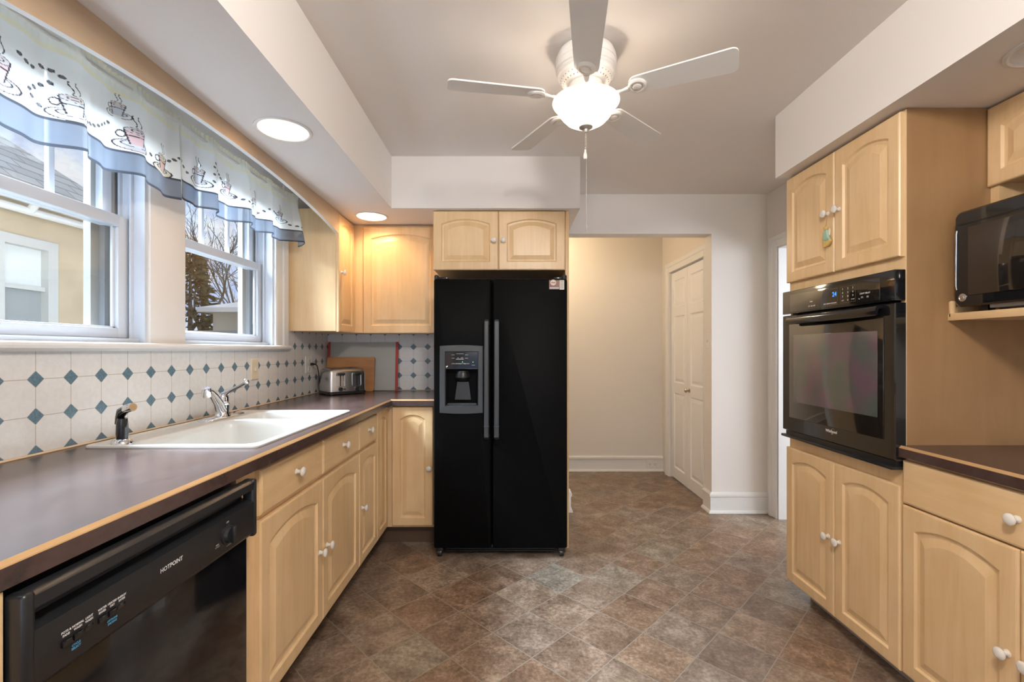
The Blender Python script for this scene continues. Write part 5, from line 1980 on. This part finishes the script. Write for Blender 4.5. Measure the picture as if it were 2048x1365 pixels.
# ------------------------------------------------------------------ ceiling fan
FXc, FYc = 0.2955, 1.8026
fan = thing('ceiling_fan', 'white five blade ceiling fan with a glowing glass bowl light', 'ceiling fan', (FXc, FYc, ZC))
P0 = (FXc, FYc, 0)
mb = MB().lathe([(0.085, 2.388), (0.092, 2.384), (0.108, 2.372), (0.116, 2.352), (0.116, 2.340), (0.1185, 2.338), (0.1185, 2.330), (0.116, 2.327), (0.118, 2.312), (0.118, 2.304), (0.113, 2.300), (0.113, 2.294), (0.109, 2.290), (0.109, 2.285), (0.102, 2.278)], P0, (0, 0, 1), 56, 0, True, False)
obj('motor_housing', mb, fan_white, fan)
mb = MB().lathe([(0.102, 2.278), (0.094, 2.262), (0.078, 2.252), (0.066, 2.250)], P0, (0, 0, 1), 56, 0, False, True)
vr = obj('vent_ring', mb, fan_white, fan)
mb = MB()
for k in range(36):
    a = 2 * PI * k / 36
    ca, sa = math.cos(a), math.sin(a)
    p_in, p_out = (0.0845, 2.2555), (0.0985, 2.2702)
    tx_, ty_ = -sa * 0.0024, ca * 0.0024
    mb.add([(FXc + ca * p_in[0] + tx_, FYc + sa * p_in[0] + ty_, p_in[1] - 0.001), (FXc + ca * p_in[0] - tx_, FYc + sa * p_in[0] - ty_, p_in[1] - 0.001),
            (FXc + ca * p_out[0] - tx_, FYc + sa * p_out[0] - ty_, p_out[1] - 0.001), (FXc + ca * p_out[0] + tx_, FYc + sa * p_out[0] + ty_, p_out[1] - 0.001)], [(0, 1, 2, 3)])
obj('vent_slots', mb, simple('vent_shadow', (0.25, 0.22, 0.19), 0.7), vr, recalc=False)
mb = MB().lathe([(0.066, 2.251), (0.066, 2.238), (0.070, 2.236), (0.070, 2.212), (0.052, 2.206), (0.050, 2.196), (0.062, 2.190), (0.062, 2.184), (0.030, 2.180)], P0, (0, 0, 1), 48)
obj('flywheel_hub', mb, fan_white, fan)
ZBL = 2.205


def bladed(ang):
    M = Matrix.Translation((FXc, FYc, ZBL)) @ Matrix.Rotation(ang, 4, 'Z') @ Matrix.Rotation(R(-11), 4, 'X')
    r0, r1 = 0.165, 0.535
    out = []
    n = 10

    def hw(r):
        return 0.044 + 0.012 * (r - r0) / (r1 - r0)
    for k in range(n + 1):
        a = PI / 2 + PI * k / n
        out.append((r0 + 0.030 + 0.030 * math.cos(a), hw(r0) * math.sin(a)))
    rc = 0.022
    for k in range(6):
        a = -PI / 2 + (PI / 2) * k / 5
        out.append((r1 - rc + rc * math.cos(a), -hw(r1) + rc + rc * math.sin(a)))
    for k in range(6):
        a = (PI / 2) * k / 5
        out.append((r1 - rc + rc * math.cos(a), hw(r1) - rc + rc * math.sin(a)))
    mb = MB()
    lo = []
    for d, s_ in ((0.0028, 0.997), (0.0020, 1.0), (-0.0020, 1.0), (-0.0028, 0.997)):
        lo.append([(0.35 + (x - 0.35) * s_, y * s_, d) for x, y in out])
    mb.loops(lo)
    mb.xf(M)
    bl = obj('blade', mb, blade_white, fan, ang=30)
    # blade iron: arm and round medallion under the blade
    mb = MB()
    M2 = Matrix.Translation((FXc, FYc, ZBL)) @ Matrix.Rotation(ang, 4, 'Z')
    mb.tube([(0.060, 0, 0.018), (0.085, 0, 0.010), (0.110, 0, -0.010), (0.140, 0, -0.012), (0.165, 0, -0.008)], [0.011, 0.010, 0.009, 0.009, 0.012], 10, flat=0.7)
    mb.xf(M2)
    m3 = MB()
    m3.lathe([(0.034, -0.003), (0.034, -0.009), (0.029, -0.013), (0.024, -0.013), (0.022, -0.010), (0.017, -0.010), (0.015, -0.014), (0.010, -0.016), (0.001, -0.016)], (0.197, 0, 0), (0, 0, 1), 32)
    m3.xf(M)
    mb.join(m3)
    obj('blade_iron', mb, fan_white, bl)


for k in range(5):
    bladed(R(45.5 + 72 * k))
mb = MB().lathe([(0.121, 2.186), (0.128, 2.187), (0.130, 2.183), (0.128, 2.178), (0.119, 2.168), (0.108, 2.152), (0.095, 2.132), (0.076, 2.112), (0.050, 2.097), (0.022, 2.091), (0.010, 2.090)], P0, (0, 0, 1), 64, 0, False, False)
bowl = obj('glass_bowl', mb, bowl_glass, fan, recalc=False)
mb = MB().lathe([(0.010, 2.094), (0.026, 2.090), (0.027, 2.086), (0.018, 2.081), (0.009, 2.078), (0.0085, 2.072), (0.006, 2.067), (0.001, 2.066)], P0, (0, 0, 1), 28)
obj('finial', mb, finial_grey, fan)
for k, a in enumerate((25, 145, 265)):
    p = (FXc + 0.052 * math.cos(R(a)), FYc + 0.052 * math.sin(R(a)), 2.158)
    light('fan_lamp', 'POINT', p, 1.75, (1.0, 0.84, 0.68), radius=0.022)
mb = MB()
for k in range(14):
    mb.ball((FXc - 0.003, FYc - 0.004, 2.062 - k * 0.0046), 0.0019, 0, 8)
ch = obj('pull_chain', mb, finial_grey, fan)
obj('chain_fob', MB().lathe([(0.001, 2.000), (0.003, 1.998), (0.0035, 1.990), (0.007, 1.978), (0.008, 1.970), (0.006, 1.962), (0.001, 1.960)], (FXc - 0.003, FYc - 0.004, 0), (0, 0, 1), 16), plate_white, ch)
mb = MB().tube([(FXc + 0.002, FYc - 0.002, 2.068), (FXc + 0.002, FYc - 0.002, 1.90), (FXc + 0.0015, FYc - 0.002, 1.700)], 0.0011, 6)
mb.ball((FXc + 0.002, FYc - 0.002, 1.882), 0.0026, 0, 8)
c2_ = obj('pull_cord', mb, finial_grey, fan)
obj('cord_fob', MB().tube([(FXc + 0.0015, FYc - 0.002, 1.705), (FXc + 0.003, FYc - 0.002, 1.695), (FXc + 0.002, FYc - 0.002, 1.683)], [0.0015, 0.0032, 0.0022], 8), finial_grey, c2_)


# ------------------------------------------------------------------ outside
GZ = -0.55
mb = MB().add([(-40, -30, GZ), (XL - 0.14, -30, GZ), (XL - 0.14, 60, GZ), (-40, 60, GZ)], [(0, 1, 2, 3)])
struct('ground_outside', mb, soil, label='winter lawn outside the windows', cat='ground')

nh = thing('neighbour_house', 'beige stucco house with grey hip roof outside the window', 'house', (-6.5, 2.0, GZ))
NX, NYE = -4.6, 5.35
NW0, NW1, NWZ0, NWZ1 = 4.19, 4.585, 1.10, 2.20
mb = MB()
for a in ((-4.0, NW0 - 0.10, GZ, 2.62), (NW1 + 0.10, NYE, GZ, 2.62), (NW0 - 0.10, NW1 + 0.10, GZ, NWZ0 - 0.1), (NW0 - 0.10, NW1 + 0.10, NWZ1 + 0.09, 2.62)):
    mb.box(NX - 0.2, NX, a[0], a[1], a[2], a[3])
mb.box(-10.5, NX - 0.2, NYE - 0.2, NYE, GZ, 2.62)
obj('wall', mb, wall_stucco, nh)
mb = MB()
for a, b, z0_, z1_ in ((NW0 - 0.10, NW0, NWZ0 - 0.1, NWZ1 + 0.09), (NW1, NW1 + 0.10, NWZ0 - 0.1, NWZ1 + 0.09), (NW0, NW1, NWZ1, NWZ1 + 0.09), (NW0, NW1, NWZ0 - 0.1, NWZ0)):
    mb.box(NX - 0.05, NX + 0.025, a, b, z0_, z1_)
mb.box(NX - 0.05, NX - 0.01, NW0, NW1, 1.795, 1.835)
nw = obj('window', mb, simple('dim_white', (0.56, 0.55, 0.52), 0.6), nh)  # plain white trim, base colour dimmed evenly
obj('pane', MB().box(NX - 0.07, NX - 0.05, NW0, NW1, 1.83, NWZ1), blind_white, nw)
obj('pane', MB().box(NX - 0.07, NX - 0.05, NW0, NW1, NWZ0, 1.80), screen_grey, nw)
ex_ = -4.30
ez = 2.66
mb = MB()
sl = 0.85
A, B_ = Vector((ex_, -4.5, ez)), Vector((ex_, NYE + 0.20, ez))
run = 3.2
C_, D_ = Vector((ex_ - run, NYE + 0.20 - run, ez + sl * run)), Vector((ex_ - run, -4.5, ez + sl * run))
E_ = Vector((ex_ - 2 * run, NYE + 0.20, ez))
mb.add([A, B_, C_, D_, E_], [(0, 1, 2, 3), (1, 4, 2)])
rf = obj('roof', mb, shingle, nh, recalc=False)
mb = MB().box(NX, ex_, -4.4, NYE + 0.18, ez - 0.05, ez - 0.01)
mb.box(ex_ - 0.02, ex_, -4.4, NYE + 0.20, ez - 0.10, ez + 0.0)
obj('eave', mb, trim_white, nh)
mb = MB().tube([(ex_ + 0.03, -4.4, ez - 0.06), (ex_ + 0.03, NYE + 0.2, ez - 0.06)], 0.055, 12)
obj('gutter', mb, trim_white, nh)
mb = MB().tube([(-4.44, -4.4, 2.44), (-4.44, 4.27, 2.50), (-4.44, NYE, 2.52)], 0.036, 10)
mb.tube([(ex_ + 0.03, 4.22, ez - 0.10), (-4.36, 4.25, 2.56), (-4.44, 4.28, 2.50)], 0.034, 10)
obj('downspout', mb, trim_white, nh)

# shed with pale roof
sh = thing('garden_shed', 'cream shed with pale hip roof in front of the bare trees', 'shed', (-5.5, 12.5, GZ))
mb = MB().box(-7.45, -3.6, 11.6, 14.0, GZ, 2.13)
obj('wall', mb, shed_wall, sh)
mb = MB()
o1 = [(-7.52, 11.1, 2.13), (-3.3, 11.1, 2.13), (-3.3, 14.5, 2.13), (-7.52, 14.5, 2.13)]
o2 = [(x, y, 2.24) for x, y, z in o1]
mb.loops([o1, o2, [(-5.9, 12.8, 2.75), (-4.9, 12.8, 2.75), (-4.9, 12.9, 2.75), (-5.9, 12.9, 2.75)]])
obj('roof', mb, snow_roof, sh)
o = obj('fence', MB().box(-16, -5.0, 10.6, 10.66, GZ, 1.62).box(-16, -5.0, 10.58, 10.68, 1.60, 1.66), fence_grey, origin=(-9, 10.6, GZ))
tag(o, 'low grey fence in front of the shed', 'fence')


def bare_tree(seed, base, height, spread, levels=5, thick=0.12):
    rnd = random.Random(seed)
    mb = MB()

    def grow(p, d, L, r, lev):
        n = 3
        pts = [Vector(p)]
        dd = Vector(d)
        for i in range(n):
            dd = (dd + Vector((rnd.gauss(0, 0.10), rnd.gauss(0, 0.10), rnd.gauss(0.02, 0.06)))).normalized()
            pts.append(pts[-1] + dd * L / n)
        r2 = max(r * 0.62, 0.006)
        mb.tube(pts, [r + (r2 - r) * i / n for i in range(n + 1)], 5 if lev < 2 else 3, caps=False)
        if lev >= levels:
            return
        for k in range(rnd.choice((2, 3, 3)) + (1 if lev == 0 else 0)):
            i = rnd.choice((1, 2, 3, 3))
            ang = rnd.uniform(0.3, 0.85) * spread
            az = rnd.uniform(0, 2 * PI)
            ref = dd.orthogonal().normalized()
            q = Matrix.Rotation(az, 3, dd) @ ref
            nd = (dd * math.cos(ang) + q * math.sin(ang) + Vector((0, 0, 0.12))).normalized()
            grow(pts[i], nd, L * rnd.uniform(0.62, 0.82), r2, lev + 1)
    grow(base, (rnd.uniform(-0.05, 0.05), 0, 1), height * 0.32, thick, 0)
    return mb


TREES = [(3, (-11.3, 17.6, GZ), 7.6, 'bare leafless tree between the evergreen and the shed roof'), (5, (-13.2, 23.5, GZ), 9.0, 'bare leafless tree farther back over the evergreen'),
         (8, (-10.6, 20.0, GZ), 8.6, 'tall bare tree directly behind the shed roof'), (14, (-10.2, 24.5, GZ), 9.5, 'bare tree at the outer window edge behind the shed'),
         (19, (-13.5, 9.0, GZ), 9.6, 'bare tree whose twigs show above the neighbouring roof')]
for sd, bs, hh, lb in TREES:
    o = obj('bare_tree', bare_tree(sd, bs, hh, 1.0, 6), bark, origin=bs, recalc=False)
    tag(o, lb, 'tree', 'bare trees outside')


def evergreen(seed, base, H, rad):
    rnd = random.Random(seed)
    mb, tk = MB(), MB()
    b = Vector(base)
    tk.tube([b, b + Vector((0, 0, H))], [0.12, 0.02], 8)
    for k in range(1500):
        f = rnd.random() ** 0.8
        z = H * (0.06 + 0.93 * f)
        rr_ = rad * (1 - f) * rnd.uniform(0.25, 1.0) + 0.08
        a = rnd.uniform(0, 2 * PI)
        p = b + Vector((rr_ * math.cos(a), rr_ * math.sin(a), z))
        d = Vector((math.cos(a), math.sin(a), rnd.uniform(-0.5, 0.25))).normalized()
        s_ = rnd.uniform(0.10, 0.24)
        u = d.orthogonal().normalized() * s_ * 0.35
        w = d.cross(u)
        mb.add([p, p + d * s_ + u, p + d * s_ * 1.6, p + d * s_ - u, p + d * s_ * 0.8 + w], [(0, 1, 2, 4), (0, 4, 2, 3)])
    return mb, tk


et = thing('evergreen_tree', 'dark evergreen tree beside the shed outside the window', 'tree', (-10.3, 14.9, GZ))
m1, m2 = evergreen(4, (-10.3, 14.9, GZ), 4.9, 1.5)
obj('trunk', m2, bark, et)
obj('crown', m1, needle, et, recalc=False)
